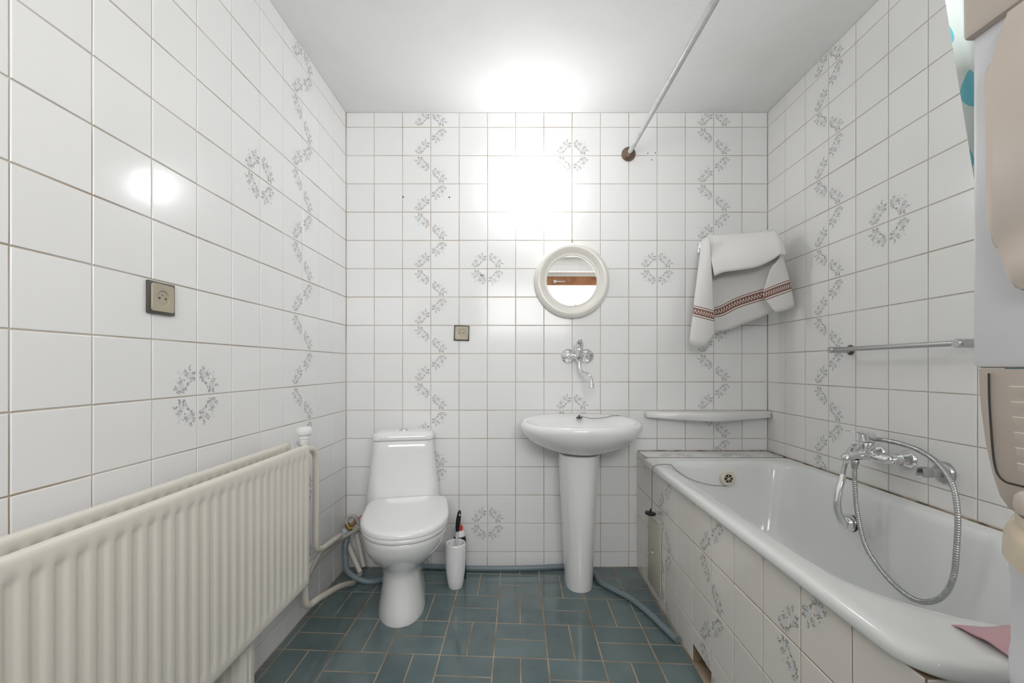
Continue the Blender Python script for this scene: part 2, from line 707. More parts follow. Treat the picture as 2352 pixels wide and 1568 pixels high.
gl = nt.nodes.new('ShaderNodeBsdfGlossy')
gl.inputs['Roughness'].default_value = 0.15
mx = nt.nodes.new('ShaderNodeMixShader')
mx.inputs[0].default_value = 0.06
nt.links.new(tr.outputs[0], mx.inputs[1])
nt.links.new(gl.outputs[0], mx.inputs[2])
nt.links.new(mx.outputs[0], nt.nodes['Material Output'].inputs[0])
box('window_pane', (wx0 + 0.075, wx1 - 0.075, -0.004, 0.004, 0.085, wz1 - 0.11), pm, win)
hx = 0.55
hd = bmesh.new()
bbox_bm(-0.10, -0.06, 0.03, 0.045, wz1 - 0.075, wz1 - 0.035, bevel=0.004, bm=hd)
bbox_bm(-0.10, 0.05, 0.045, 0.058, wz1 - 0.062, wz1 - 0.048, bevel=0.004, bm=hd)
fin(hd, 'window_handle', M_STEEL, win)

# ------------------------------------------------------------------ floor tiles: pairs laid crosswise, rows run slightly askew
BX, BY, SH = 0.198, 0.2095, -0.055
FX0, FY0 = 0.108, 1.990


def fpoint(a, b):
    """a, b in block units"""
    x = FX0 + BX * a
    return x, FY0 + BY * b + SH * (x - 0.10)


def floor_piece(a0, a1, b0, b1):
    pts = [fpoint(a0, b0), fpoint(a1, b0), fpoint(a1, b1), fpoint(a0, b1)]
    # clip against the room
    def clip(poly, f, g):
        out = []
        for i in range(len(poly)):
            p, q = poly[i], poly[(i + 1) % len(poly)]
            fp, fq = f(p), f(q)
            if fp >= 0:
                out.append(p)
            if (fp > 0) != (fq > 0) and fp != fq:
                t = fp / (fp - fq)
                out.append((p[0] + (q[0] - p[0]) * t, p[1] + (q[1] - p[1]) * t))
        return out
    poly = pts
    for f in (lambda p: p[0] - (XL + 0.001), lambda p: (0.628 if p[1] > 0.66 else XR) - p[0],
              lambda p: (D - 0.001) - p[1], lambda p: p[1] - (YF + 0.001)):
        poly = clip(poly, f, None)
        if len(poly) < 3:
            return None
    return poly


def floor_tile(poly):
    c = [sum(p[0] for p in poly) / len(poly), sum(p[1] for p in poly) / len(poly)]

    def inset(d):
        out = []
        for (x, y) in poly:
            vx, vy = c[0] - x, c[1] - y
            out.append((x + math.copysign(min(d, abs(vx)), vx), y + math.copysign(min(d, abs(vy)), vy)))
        return out
    bm = bmesh.new()
    rings = []
    for (d, z) in ((0.0026, -0.004), (0.0026, -0.0006), (0.0031, -0.0001), (0.0040, 0.0)):
        rings.append([Vector((x - c[0], y - c[1], z)) for (x, y) in inset(d)])
    loft(rings, False, True, bm=bm)
    o = fin(bm, 'tile', M_FTILE, floor, smooth=False)
    o.location = (c[0], c[1], 0)
    o.rotation_euler = (rng.gauss(0, 0.0012), rng.gauss(0, 0.0012), 0)
    return o


for b in range(-14, 2):
    for a in range(-6, 7):
        V = (a + b) % 2 == 0
        V = not V
        # rows b=0 lies between joints 1.99 and 2.20: block a=0 there has the joint running away from the viewer
        V = ((a + b) % 2 == 0)
        if a == 2 and b >= -2:
            V = False
        halves = ((a, a + 0.5, b, b + 1), (a + 0.5, a + 1, b, b + 1)) if V else ((a, a + 1, b, b + 0.5), (a, a + 1, b + 0.5, b + 1))
        for h in halves:
            p = floor_piece(*h)
            if not p:
                continue
            xs = [q[0] for q in p]
            ys = [q[1] for q in p]
            if max(xs) - min(xs) < 0.008 or max(ys) - min(ys) < 0.008:
                continue
            floor_tile(p)

# ------------------------------------------------------------------ bath surround
PX = 0.632                     # grout face of the side panel
PTOP = 0.581
LEDGE = 0.616
YL = 2.136
YE = 0.668
HOLE = (1.411, 1.558, 0.064)   # gap at the foot of the panel
sur = thing('bath_surround', 'white tiled bath surround with ledge along the back wall and a gap at floor', 'bath surround', (0.632, 1.4, 0))
SO = Vector((0.632, 1.4, 0))


def sbox(bm, x0, x1, y0, y1, z0, z1):
    bbox_bm(x0 - SO.x, x1 - SO.x, y0 - SO.y, y1 - SO.y, z0, z1, bm=bm)


bm = bmesh.new()
sbox(bm, PX, PX + 0.06, HOLE[1], D - 0.001, 0, PTOP)
sbox(bm, PX, PX + 0.06, YE, HOLE[0], 0, PTOP)
sbox(bm, PX, PX + 0.06, HOLE[0], HOLE[1], HOLE[2], PTOP)
sbox(bm, PX + 0.06, XR - 0.001, YE, YE + 0.03, 0, PTOP)
sbox(bm, PX, XR - 0.001, YL + 0.002, D - 0.001, PTOP, LEDGE - TH)
sbox(bm, PX + 0.06, XR - 0.001, YL + 0.03, D - 0.001, 0, PTOP)
fin(bm, 'masonry', M_PGROUT, sur, smooth=False)
for (a_, b_) in (((XR - 0.0045, YE + 0.02, 0.6165), (XR - 0.0045, YL + 0.004, 0.6165)), ((XR - 0.0045, YL + 0.004, 0.6165), (XR - 0.0045, D - 0.005, 0.6165)), ((0.634, D - 0.0045, 0.6165), (XR - 0.005, D - 0.0045, 0.6165))):
    fin(sweep([Vector(a_) - SO, Vector(b_) - SO], 0.0035, 8), 'sealant', M_SEAL, sur)
PMATS = (M_PTILE, M_LEAF, M_PETAL)
ups = [-(D - 0.003)] + [-(2.152 - 0.1486 * k) for k in range(0, 10)] + [-YE]
vps = [0.0, 0.131, 0.281, 0.431, PTOP]
dec = {}
for c in (2, 5, 8):            # zigzag prints either side of every third joint
    for j, (l, r) in enumerate((('tr', 'bl'), ('br', 'tl'), ('tr', 'bl'), ('br', 'tl'))):
        dec[(c, j)], dec[(c + 1, j)] = l, r


def pcell(i, j):
    if j == 0:
        nv = 0.131 - PT / 2
    elif j == 3:
        nv = 0.431 + PT / 2
    else:
        nv = (vps[j] + vps[j + 1]) / 2
    return (ups[i] + ups[i + 1]) / 2, nv


def m_panel(u, v):
    return basis((0, -1, 0), (0, 0, 1), (-1, 0, 0), (PX - SO.x, -u - SO.y, v))


hole_i = [i for i in range(len(ups) - 1) if abs((ups[i] + ups[i + 1]) / 2 + (HOLE[0] + HOLE[1]) / 2) < 0.03][0]
place_tiles(sur, ups, vps, m_panel, dec, mats=PMATS, key='p', cell=pcell, skip=lambda i, j: i == hole_i and j == 0)
place_tiles(sur, [ups[hole_i], ups[hole_i + 1]], [HOLE[2], 0.131], m_panel, {(0, 0): 'tr'}, mats=PMATS, key='p',
            cell=lambda i, j: ((ups[hole_i] + ups[hole_i + 1]) / 2, 0.131 - PT / 2))
place_tiles(sur, [-(D - 0.003), -(YL + 0.004)], [PTOP, LEDGE - 0.001], m_panel, {}, mats=PMATS, key='p')


def m_ledge(u, v):
    return basis((1, 0, 0), (0, 1, 0), (0, 0, 1), (u - SO.x, v - SO.y, LEDGE - TH))


ule = [0.634, 0.796, 0.948, 1.098, 1.243, XR - 0.002]
place_tiles(sur, ule, [YL + 0.002, D - 0.002], m_ledge, {(0, 0): 'br', (1, 0): 'bl', (2, 0): 'br', (3, 0): 'bl', (4, 0): 'br'},
            key='l', cell=lambda i, j: ((ule[i] + ule[i + 1]) / 2, (YL + D) / 2))


def m_end(u, v):
    return basis((1, 0, 0), (0, 0, 1), (0, -1, 0), (u - SO.x, YE - SO.y, v))


place_tiles(sur, [PX, 0.782, 0.932, 1.082, 1.232, XR - 0.002], vps, m_end, {}, mats=PMATS, key='p')
ap = box('access_panel', (PX - 0.009 - SO.x, PX - 0.0035 - SO.x, 1.892 - SO.y, 2.072 - SO.y, 0.042, 0.352), M_BOARD, sur, bevel=0.0012)
ap['label'] = 'plain pale board covering an access opening'
fin(sweep(spline([(PX - 0.011 - SO.x, 1.985 - SO.y, 0.225), (PX - 0.017 - SO.x, 1.99 - SO.y, 0.215),
                  (PX - 0.011 - SO.x, 1.985 - SO.y, 0.205)], 0.003), 0.0015, 6), 'pull_ring', M_STEEL, ap)

# ------------------------------------------------------------------ bathtub
TX0, TX1, TY0, TY1 = 0.611, 1.3195, 0.642, 2.134
tub = thing('bathtub', 'white enamelled bathtub with rolled rim set in the tiled surround', 'bathtub', (0.966, 1.39, 0.2))
TO = Vector((0.966, 1.39, 0.2))


def tr_(x0, x1, y0, y1, z, rad):
    return [p - TO for p in rrect(x0, x1, y0, y1, z, rad, n=8, sub=8)]


def ins(d, z, rad):
    return tr_(TX0 + d, TX1 - d * 0.4, TY0 + d, TY1 - d, z, rad)


RO = (0.085, 0.05, 0.03, 0.03)
rings = [
    ins(0.012, 0.590, (0.075, 0.04, 0.022, 0.022)),
    ins(0.004, 0.5835, RO), ins(0.0, 0.588, RO), ins(0.0, 0.603, RO), ins(0.004, 0.611, RO),
    ins(0.012, 0.6155, RO), ins(0.024, 0.6165, RO), ins(0.036, 0.6150, (0.095, 0.06, 0.04, 0.04)),
    tr_(TX0 + 0.062, TX1 - 0.036, TY0 + 0.085, TY1 - 0.068, 0.6120, (0.26, 0.22, 0.10, 0.10)),
    tr_(TX0 + 0.074, TX1 - 0.044, TY0 + 0.105, TY1 - 0.078, 0.6070, (0.26, 0.22, 0.10, 0.10)),
    tr_(TX0 + 0.084, TX1 - 0.052, TY0 + 0.125, TY1 - 0.086, 0.5950, (0.26, 0.22, 0.11, 0.11)),
    tr_(TX0 + 0.090, TX1 - 0.058, TY0 + 0.145, TY1 - 0.091, 0.5700, (0.25, 0.22, 0.11, 0.11)),
    tr_(TX0 + 0.102, TX1 - 0.070, TY0 + 0.20, TY1 - 0.105, 0.48, (0.24, 0.22, 0.12, 0.12)),
    tr_(TX0 + 0.122, TX1 - 0.090, TY0 + 0.28, TY1 - 0.125, 0.36, (0.22, 0.22, 0.13, 0.13)),
    tr_(TX0 + 0.145, TX1 - 0.113, TY0 + 0.35, TY1 - 0.150, 0.27, (0.20, 0.20, 0.13, 0.13)),
    tr_(TX0 + 0.185, TX1 - 0.153, TY0 + 0.42, TY1 - 0.190, 0.225, (0.16, 0.16, 0.12, 0.12)),
    tr_(TX0 + 0.25, TX1 - 0.22, TY0 + 0.50, TY1 - 0.26, 0.212, (0.09, 0.09, 0.08, 0.08)),
]
shell = fin(loft(rings, False, True), 'tub_shell', M_ENAMEL, tub, angle=0)
subsurf(shell, 1)
for (x, y, z, s) in ((0.79, TY0 - 0.0004, 0.600, 0.006), (0.815, TY0 - 0.0004, 0.594, 0.004), (0.73, TY0 - 0.0004, 0.592, 0.004)):
    ch = fin(lathe([(0.0001, 0.0), (s * 0.5, 0.0002), (s * 0.35, 0.0006), (0.0001, 0.0007)], Vector((x, y, z)) - TO, (0, -1, 0), 7),
             'enamel_chip', M_SCUFF, tub)
# overflow on the far end
oc = Vector((0.985, TY1 - 0.1005, 0.537)) - TO
ofl = fin(lathe([(0.004, 0.012), (0.018, 0.0125), (0.0195, 0.015), (0.022, 0.0165), (0.033, 0.013), (0.036, 0.006), (0.036, -0.012)],
                oc, (0, -1, 0.10), 32, cap0=True), 'overflow', M_OVER, tub)
fin(lathe([(0.0001, 0.0155), (0.0188, 0.0155), (0.0190, 0.0135)], oc, (0, -1, 0.10), 24), 'overflow_hole', M_DARK, ofl)
bm = bmesh.new()
for k in range(3):
    an = PI * k / 3 + PI / 2
    a, b, d_ = frame_from((0, -1, 0.10))
    p = oc + d_ * 0.0165
    v = (a * math.cos(an) + b * math.sin(an)) * 0.0195
    sweep([p - v, p + v], 0.0017, 6, bm=bm)
fin(bm, 'overflow_spoke', M_OVER, ofl)
# chain from the overflow, over the rim, to the hanging plug
cpts = [(0.975, 2.014, 0.505), (0.89, 2.016, 0.512), (0.80, 2.012, 0.540), (0.735, 2.00, 0.582), (0.704, 1.985, 0.6105),
        (0.672, 1.965, 0.618), (0.640, 1.952, 0.6195), (0.617, 1.948, 0.6165), (0.6065, 1.9485, 0.600), (0.6055, 1.950, 0.56),
        (0.6055, 1.952, 0.50), (0.6055, 1.954, 0.42)]
path = [p - TO for p in spline(cpts, 0.0014)]
chn = fin(sweep(path, lambda f, l: 0.0008 + 0.0008 * abs(math.sin(l * PI / 0.0045)), 6), 'plug_chain', M_CHAIN, tub)
pl = fin(lathe([(0.0001, 0.028), (0.004, 0.027), (0.004, 0.016), (0.010, 0.013), (0.0235, 0.012), (0.0245, 0.009), (0.023, 0.002),
                (0.021, 0.0), (0.0001, 0.0)], Vector((0.5985, 1.955, 0.392)) - TO, (0.12, 0.05, 1), 28), 'plug', M_BLACK, chn)

# pink mat hanging over the near end of the bath
gx = [0.752 + 0.46 * k / 40 for k in range(41)]
prof = [(0.648, 0.6150), (0.660, 0.6190), (0.680, 0.6195), (0.705, 0.6175), (0.728, 0.6140), (0.746, 0.6075), (0.762, 0.596),
        (0.782, 0.571), (0.808, 0.531), (0.835, 0.491)]
prof = [(p.x, p.y) for p in spline([(a, b, 0) for a, b in prof], 0.006)]
bm = bmesh.new()
rows_ = []
for x in gx:
    rows_.append([Vector((x + 0.08 * (y - 0.70), y + 0.003 * math.sin(x * 60), z + 0.0012 * math.sin(x * 110) * math.sin(y * 130) + 0.0035))
                  for (y, z) in prof])
loft(rows_, False, False, closed=False, bm=bm)
matp = fin(bm, 'bath_mat', M_PINK, None)
sd = matp.modifiers.new('thickness', 'SOLIDIFY')
sd.thickness = 0.004
sd.offset = 1
tag(matp, 'pink rubber mat draped over the end rim of the bathtub', 'bath mat')

# ------------------------------------------------------------------ toilet
toi = thing('toilet', 'white close-coupled toilet with closed lid, turned slightly from the back wall', 'toilet', (-0.528, 1.985, 0), math.radians(11))
rings = []
for (z, yf, yb, hw, yc) in ((0.0, -0.232, 0.15, 0.100, -0.06), (0.012, -0.234, 0.15, 0.101, -0.06), (0.05, -0.222, 0.15, 0.095, -0.06),
                            (0.11, -0.202, 0.15, 0.085, -0.06), (0.165, -0.190, 0.15, 0.081, -0.06), (0.20, -0.196, 0.15, 0.086, -0.07),
                            (0.230, -0.232, 0.15, 0.103, -0.09), (0.265, -0.285, 0.15, 0.130, -0.11), (0.300, -0.328, 0.15, 0.153, -0.12),
                            (0.340, -0.362, 0.15, 0.169, -0.13), (0.375, -0.378, 0.15, 0.175, -0.13), (0.390, -0.380, 0.15, 0.176, -0.13),
                            (0.396, -0.374, 0.145, 0.171, -0.13)):
    rings.append(egg(hw, yf, yb, yc, z, 2.1, 5.0, 56, cx=0.020 * max(0.0, min(1.0, (z - 0.18) / 0.2))))
b = fin(loft(rings), 'bowl', M_CERAMIC, toi, angle=60)
rings = []
for (z, g) in ((0.397, 0.006), (0.400, 0.001), (0.408, 0.0), (0.4165, 0.002), (0.4185, 0.007)):
    rings.append(egg(0.180 - g, -0.392 + g, 0.085 - g, -0.13, z, 2.2, 8, 56, cx=0.020))
fin(loft(rings), 'seat', M_SEAT, toi, angle=60)
rings = []
for (z, g) in ((0.420, 0.004), (0.4215, 0.0), (0.430, 0.0), (0.437, 0.003), (0.4415, 0.011), (0.4435, 0.03), (0.4445, 0.08), (0.445, 0.13)):
    rings.append(egg(0.182 - g, -0.396 + g, 0.090 - g, -0.13, z, 2.2, 8, 56, cx=0.020))
lid = fin(loft(rings), 'lid', M_SEAT, toi, angle=60)
for s in (-1, 1):
    fin(lathe([(0.0001, 0), (0.011, 0.0), (0.011, 0.03), (0.0001, 0.03)], (s * 0.085 - 0.015, 0.098, 0.425), (1, 0, 0), 16), 'hinge', M_SEAT, lid)


def tank_ring(z, hw, yf, yb, r):
    return rrect(-hw - 0.010, hw - 0.010, yf, yb, z, (r, r, 0.02, 0.02), n=8, sub=5)


rings = []
for (z, hw, yf, r) in ((0.335, 0.150, 0.112, 0.05), (0.36, 0.172, 0.104, 0.055), (0.40, 0.174, 0.094, 0.06), (0.44, 0.173, 0.094, 0.06), (0.50, 0.167, 0.102, 0.055),
                       (0.58, 0.157, 0.110, 0.05), (0.66, 0.147, 0.114, 0.048), (0.698, 0.1425, 0.116, 0.045), (0.7015, 0.139, 0.12, 0.045)):
    rings.append(tank_ring(z, hw, yf, 0.272, r))
tk = fin(loft(rings), 'tank', M_CERAMIC, toi, angle=60)
rings = []
for (z, g) in ((0.7035, 0.004), (0.706, 0.0), (0.722, 0.0), (0.733, 0.006), (0.740, 0.018), (0.7435, 0.04), (0.7445, 0.06)):
    rings.append(tank_ring(z, 0.147 - g, 0.110 + g * 0.9, 0.276 - g * 0.6, 0.045))
tl = fin(loft(rings), 'tank_lid', M_CERAMIC, toi, angle=60)
bt = fin(lathe([(0.025, 0.0), (0.025, 0.004), (0.0225, 0.007), (0.020, 0.0055), (0.0001, 0.006)], (-0.010, 0.195, 0.742), (0, 0, 1), 32), 'flush_button', M_CHROME, tl)

# ------------------------------------------------------------------ washbasin and pedestal
BXc = 0.302
bas = thing('washbasin', 'white oval ceramic washbasin on the back wall', 'washbasin', (BXc, D, 0.65))
BO = Vector((BXc, D, 0.65))


def bz(x, y, z):            # the rim dips a little at the sides and front
    return z - 0.012 * (x / 0.29) ** 2 - 0.016 * max(0.0, min(1.0, (2.2 - y) / 0.36))


def bring(hw, yf, yb, yc, z, nf, nb, dip=1.0):
    return [p - Vector((0, BO.y, BO.z)) for p in egg(hw, yf, yb, yc, z, nf, nb, 64, 0, (lambda x, y, zz: zz + dip * (bz(x, y, zz) - zz)))]


rings = [
    bring(0.085, 2.00, 2.268, 2.12, 0.650, 2.0, 3.0, 0), bring(0.125, 1.962, 2.272, 2.12, 0.657, 2.0, 2.8, 0),
    bring(0.190, 1.912, 2.276, 2.11, 0.680, 2.0, 2.6, 0.1), bring(0.242, 1.868, 2.280, 2.10, 0.712, 2.0, 2.5, 0.3),
    bring(0.276, 1.840, 2.283, 2.095, 0.752, 2.05, 2.4, 0.7), bring(0.290, 1.826, 2.2855, 2.09, 0.786, 2.1, 2.4, 1),
    bring(0.2905, 1.824, 2.2855, 2.09, 0.800, 2.1, 2.4, 1), bring(0.286, 1.828, 2.2855, 2.09, 0.811, 2.1, 2.4, 1),
    bring(0.275, 1.840, 2.280, 2.09, 0.8170, 2.1, 2.4, 1), bring(0.262, 1.853, 2.268, 2.09, 0.8155, 2.1, 2.4, 1),
    bring(0.250, 1.865, 2.240, 2.06, 0.807, 2.1, 2.4, 1), bring(0.240, 1.874, 2.215, 2.05, 0.794, 2.1, 2.4, 1),
    bring(0.215, 1.892, 2.190, 2.04, 0.765, 2.1, 2.3, 0.6), bring(0.165, 1.925, 2.150, 2.03, 0.732, 2.0, 2.2, 0.2),
    bring(0.090, 1.975, 2.100, 2.03, 0.715, 2.0, 2.0, 0), bring(0.024, 2.012, 2.058, 2.035, 0.710, 2.0, 2.0, 0)]
bowl = fin(loft(rings), 'basin_bowl', M_CERAMIC, bas, angle=70)
fin(lathe([(0.012, 0.001), (0.024, 0.003), (0.026, 0.001), (0.026, -0.002)], Vector((BXc, 2.035, 0.710)) - BO, (0, 0, 1), 24, cap0=True), 'drain', M_CHROME, bas)
cp = [(0.322, 2.205, 0.8095), (0.37, 2.196, 0.800), (0.43, 2.200, 0.802), (0.492, 2.215, 0.812), (0.53, 2.228, 0.807), (0.548, 2.222, 0.792)]
bch = fin(sweep([p - BO for p in spline(cp, 0.0015)], lambda f, l: 0.0009 + 0.0008 * abs(math.sin(l * PI / 0.005)), 6), 'plug_chain', M_CHAIN, bas)
fin(lathe([(0.0001, 0.013), (0.004, 0.012), (0.004, 0.005), (0.016, 0.0035), (0.017, 0.0), (0.0001, -0.002)], Vector((0.313, 2.208, 0.8015)) - BO, (0, 0, 1), 20),
    'plug', M_BLACK, bch)
ring_c = Vector((0.315, 2.205, 0.819)) - BO
fin(sweep([ring_c + Vector((0.0065 * math.cos(t * 2 * PI / 16), 0.002, 0.0045 * math.sin(t * 2 * PI / 16))) for t in range(17)], 0.0012, 6), 'plug_ring', M_CHROME, bch)

ped = thing('basin_pedestal', 'white tapering ceramic pedestal standing under the washbasin', 'pedestal', (0.297, 2.10, 0))
rings = []
for (z, hw, yf) in ((0.0, 0.066, -0.073), (0.01, 0.067, -0.074), (0.10, 0.070, -0.078), (0.25, 0.077, -0.088), (0.40, 0.085, -0.10), (0.55, 0.093, -0.113),
                    (0.63, 0.0965, -0.120), (0.642, 0.0965, -0.120), (0.644, 0.092, -0.115)):
    rings.append(egg(hw, yf, 0.10, 0.02, z, 2.2, 6, 48))
fin(loft(rings), 'pedestal_column', M_CERAMIC, ped, angle=60)

# ------------------------------------------------------------------ basin mixer
bmx = thing('basin_mixer', 'chrome wall mixer tap with swan spout above the washbasin', 'tap', (0.314, D, 1.116))
O_ = Vector((0.314, D, 1.116))
for s in (-1, 1):
    fin(lathe([(0.039, 0.0), (0.039, 0.003), (0.036, 0.008), (0.026, 0.015), (0.018, 0.020), (0.017, 0.021)], (s * 0.049, 0, 0.002), (0, -1, 0), 32, cap1=True), 'flange', M_CHROME, bmx)
bm = bmesh.new()
sweep(spline([(-0.049, -0.015, 0.0), (-0.047, -0.045, 0.0), (-0.040, -0.060, 0.0), (-0.025, -0.066, 0.0), (0, -0.068, 0), (0.025, -0.066, 0.0), (0.040, -0.060, 0.0),
              (0.047, -0.045, 0.0), (0.049, -0.015, 0.0)], 0.006), 0.012, 14, bm=bm)
lathe([(0.012, -0.030), (0.015, -0.022), (0.020, -0.014), (0.0215, 0.0), (0.021, 0.03), (0.0215, 0.040), (0.020, 0.043)], (0, -0.068, 0), (0, 0, 1), 24, bm=bm, cap0=True, cap1=True)
fin(bm, 'body', M_CHROME, bmx)
rings = []
for (z, hw, yf, yb) in ((0.045, 0.022, -0.094, -0.046), (0.060, 0.022, -0.094, -0.046), (0.066, 0.021, -0.095, -0.045), (0.074, 0.016, -0.100, -0.044), (0.080, 0.012, -0.125, -0.045), (0.083, 0.010, -0.130, -0.05)):
    rings.append(egg(hw, yf, yb, (yf + yb) / 2, z, 2.4, 2.4, 24))
fin(loft(rings), 'lever', M_CHROME, bmx)
sp = fin(sweep(spline([(0.0, -0.072, -0.026), (0.001, -0.074, -0.055), (0.005, -0.080, -0.075), (0.016, -0.105, -0.086), (0.027, -0.140, -0.090),
                       (0.035, -0.175, -0.097), (0.040, -0.192, -0.115), (0.042, -0.198, -0.138)], 0.006), lambda f, l: 0.0085 + 0.001 * f, 14), 'spout', M_CHROME, bmx)
fin(lathe([(0.0105, 0.0), (0.012, 0.003), (0.012, 0.020), (0.010, 0.021)], (0.042, -0.198, -0.136), (0.0, -0.05, -1), 20, cap1=True), 'aerator', M_CHROME, sp)

# ------------------------------------------------------------------ round mirror
mir = thing('wall_mirror', 'round mirror in a thick ivory plastic ring frame on the back wall', 'mirror', (0.282, D, 1.514))
prof = [(0.188, 0.0), (0.194, 0.006), (0.198, 0.016), (0.1975, 0.026), (0.192, 0.038), (0.184, 0.046), (0.176, 0.050), (0.170, 0.0495), (0.162, 0.045), (0.152, 0.036),
        (0.143, 0.028), (0.139, 0.0265), (0.1365, 0.029), (0.1335, 0.029), (0.1315, 0.026), (0.1305, 0.018)]
fin(lathe(prof, (0, 0, 0), (0, -1, 0), 72), 'mirror_frame', M_FRAME, mir, angle=70)
fin(lathe([(0.0001, 0.0195), (0.131, 0.0195), (0.131, 0.012)], (0, 0, 0), (0, -1, 0), 72), 'mirror_glass', M_MIRROR, mir, angle=30)
nail = bmesh.new()
sweep([Vector((0.004, 0.0, 0.210)), Vector((0.004, -0.012, 0.211)), Vector((0.004, -0.013, 0.218))], 0.0018, 8, bm=nail)
sweep([Vector((0.004, -0.008, 0.212)), Vector((0.003, -0.010, 0.196))], 0.0014, 8, bm=nail)
fin(nail, 'hanging_nail', M_CHAIN, mir)

# ------------------------------------------------------------------ wall lamp (a real emitter)
lamp = thing('wall_lamp', 'round white glowing wall lamp with scalloped glass above the mirror', 'lamp', (0.066, D, 1.994))
fin(lathe([(0.058, 0.0), (0.058, 0.012), (0.050, 0.016)], (0, 0, 0), (0, -1, 0), 40, cap1=True), 'lamp_base', M_CERAMIC, lamp)
gm = bpy.data.materials.new('glowing lamp glass')
gm.use_nodes = True
p = gm.node_tree.nodes['Principled BSDF']
p.inputs['Base Color'].default_value = (0.9, 0.9, 0.9, 1)
p.inputs['Emission Color'].default_value = (0.97, 0.985, 1.0, 1)
p.inputs['Emission Strength'].default_value = LAMP_STRENGTH
fin(lathe([(0.050, 0.015), (0.062, 0.020), (0.070, 0.032), (0.0725, 0.048), (0.070, 0.064), (0.062, 0.080), (0.048, 0.093), (0.030, 0.101), (0.012, 0.104), (0.0001, 0.1045)],
          (0, 0, 0), (0, -1, 0), 128, ripple=0.022, nrip=32), 'glass_shade', gm, lamp, angle=0)

# ------------------------------------------------------------------ corner shelf over the bath
shelf = thing('wall_shelf', 'white bow-fronted wall shelf above the tiled bath ledge', 'shelf', (0.99, D, 0.79))
fr = [(0.667, 2.252), (0.675, 2.244), (0.74, 2.226), (0.84, 2.199), (0.93, 2.176), (0.985, 2.168), (1.04, 2.172), (1.14, 2.196), (1.24, 2.222), (1.312, 2.240), (1.3195, 2.25)]
def shp(g, z0, dz):
    out = []
    for (x, y) in fr:
        xx = 0.99 + (x - 0.99) * (1 - g * 0.9)
        out.append(Vector((xx - 0.99, min(y + g * 0.35, 2.28) - D, z0 + dz * (1 - abs(x - 0.99) / 0.33))))
    return [Vector((-0.323 * (1 - g * 0.9), 0.0, z0))] + out + [Vector((0.3295 * (1 - g * 0.9), 0.0, z0))]
rings = [shp(0.06, 0.012, -0.018), shp(0.015, 0.006, -0.012), shp(0.0, 0.010, -0.010), shp(0.0, 0.035, 0.0), shp(0.006, 0.0385, 0)]
fin(loft(rings), 'shelf_body', M_WHITEPL, shelf, angle=50)

# ------------------------------------------------------------------ curtain rod and curtain
RZ = 2.185
rod = thing('curtain_rod', 'pale metal shower curtain rod running out from a brown wooden flange', 'curtain rod', (0.584, D, RZ))
RO_ = Vector((0.584, D, RZ))
fl = fin(lathe([(0.036, 0.0), (0.037, 0.006), (0.036, 0.012), (0.029, 0.016), (0.026, 0.019), (0.027, 0.024), (0.025, 0.030), (0.020, 0.033), (0.0145, 0.034), (0.0145, 0.028)],
               (0, 0, 0), (0, -1, 0), 36, cap1=True), 'wooden_flange', M_TURN, rod)
rp = [(0.584, D - 0.012, RZ), (0.596, 1.70, RZ), (0.606, 1.25, RZ), (0.616, 0.90, RZ), (0.6175, 0.83, RZ), (0.626, 0.765, RZ), (0.655, 0.735, RZ), (0.71, 0.722, RZ), (1.0, 0.72, RZ), (XR - 0.002, 0.72, RZ)]
fin(sweep([p - RO_ for p in spline(rp, 0.02)], 0.0122, 16), 'rod_tube', M_ROD, rod)
fin(lathe([(0.036, 0.0), (0.036, 0.01), (0.027, 0.018), (0.025, 0.03), (0.0145, 0.034)], Vector((XR, 0.72, RZ)) - RO_, (-1, 0, 0), 28, cap1=True), 'wooden_flange', M_TURN, rod)

cm = bpy.data.materials.new('curtain with blue drops')
cm.use_nodes = True
nt = cm.node_tree
p = nt.nodes['Principled BSDF']
p.inputs['Roughness'].default_value = 0.45
p.inputs['Transmission Weight'].default_value = 0.0
uvn = nt.nodes.new('ShaderNodeUVMap')
uvn.uv_map = 'UVMap'
sep = nt.nodes.new('ShaderNodeSeparateXYZ')
nt.links.new(uvn.outputs[0], sep.inputs[0])


def mth(nt, op, a, b=None, clamp=False):
    n = nt.nodes.new('ShaderNodeMath')
    n.operation = op
    n.use_clamp = clamp
    for i, v in enumerate((a, b)):
        if v is None:
            continue
        if isinstance(v, (int, float)):
            n.inputs[i].default_value = v
        else:
            nt.links.new(v, n.inputs[i])
    return n.outputs[0]


# drop shapes on a staggered lattice, in metres along the cloth
u_, v_ = sep.outputs[0], sep.outputs[1]
row = mth(nt, 'FLOOR', mth(nt, 'MULTIPLY', v_, 1 / 0.115))
fu = mth(nt, 'SUBTRACT', mth(nt, 'FRACT', mth(nt, 'ADD', mth(nt, 'MULTIPLY', u_, 1 / 0.09), mth(nt, 'MULTIPLY', row, 0.5))), 0.5)
fv = mth(nt, 'SUBTRACT', mth(nt, 'FRACT', mth(nt, 'MULTIPLY', v_, 1 / 0.115)), 0.5)
wv = mth(nt, 'ADD', mth(nt, 'MULTIPLY', fv, -0.35), 0.20)
du = mth(nt, 'DIVIDE', mth(nt, 'MULTIPLY', fu, 0.78), wv)
dv = mth(nt, 'DIVIDE', fv, 0.30)
rr = mth(nt, 'ADD', mth(nt, 'MULTIPLY', du, du), mth(nt, 'MULTIPLY', dv, dv))
ins_ = mth(nt, 'LESS_THAN', rr, 1.0)
mxc = nt.nodes.new('ShaderNodeMix')
mxc.data_type = 'RGBA'
mxc.inputs[6].default_value = (0.58, 0.64, 0.62, 1)
mxc.inputs[7].default_value = (0.12, 0.44, 0.53, 1)
nt.links.new(ins_, mxc.inputs[0])
nt.links.new(mxc.outputs[2], p.inputs['Base Color'])

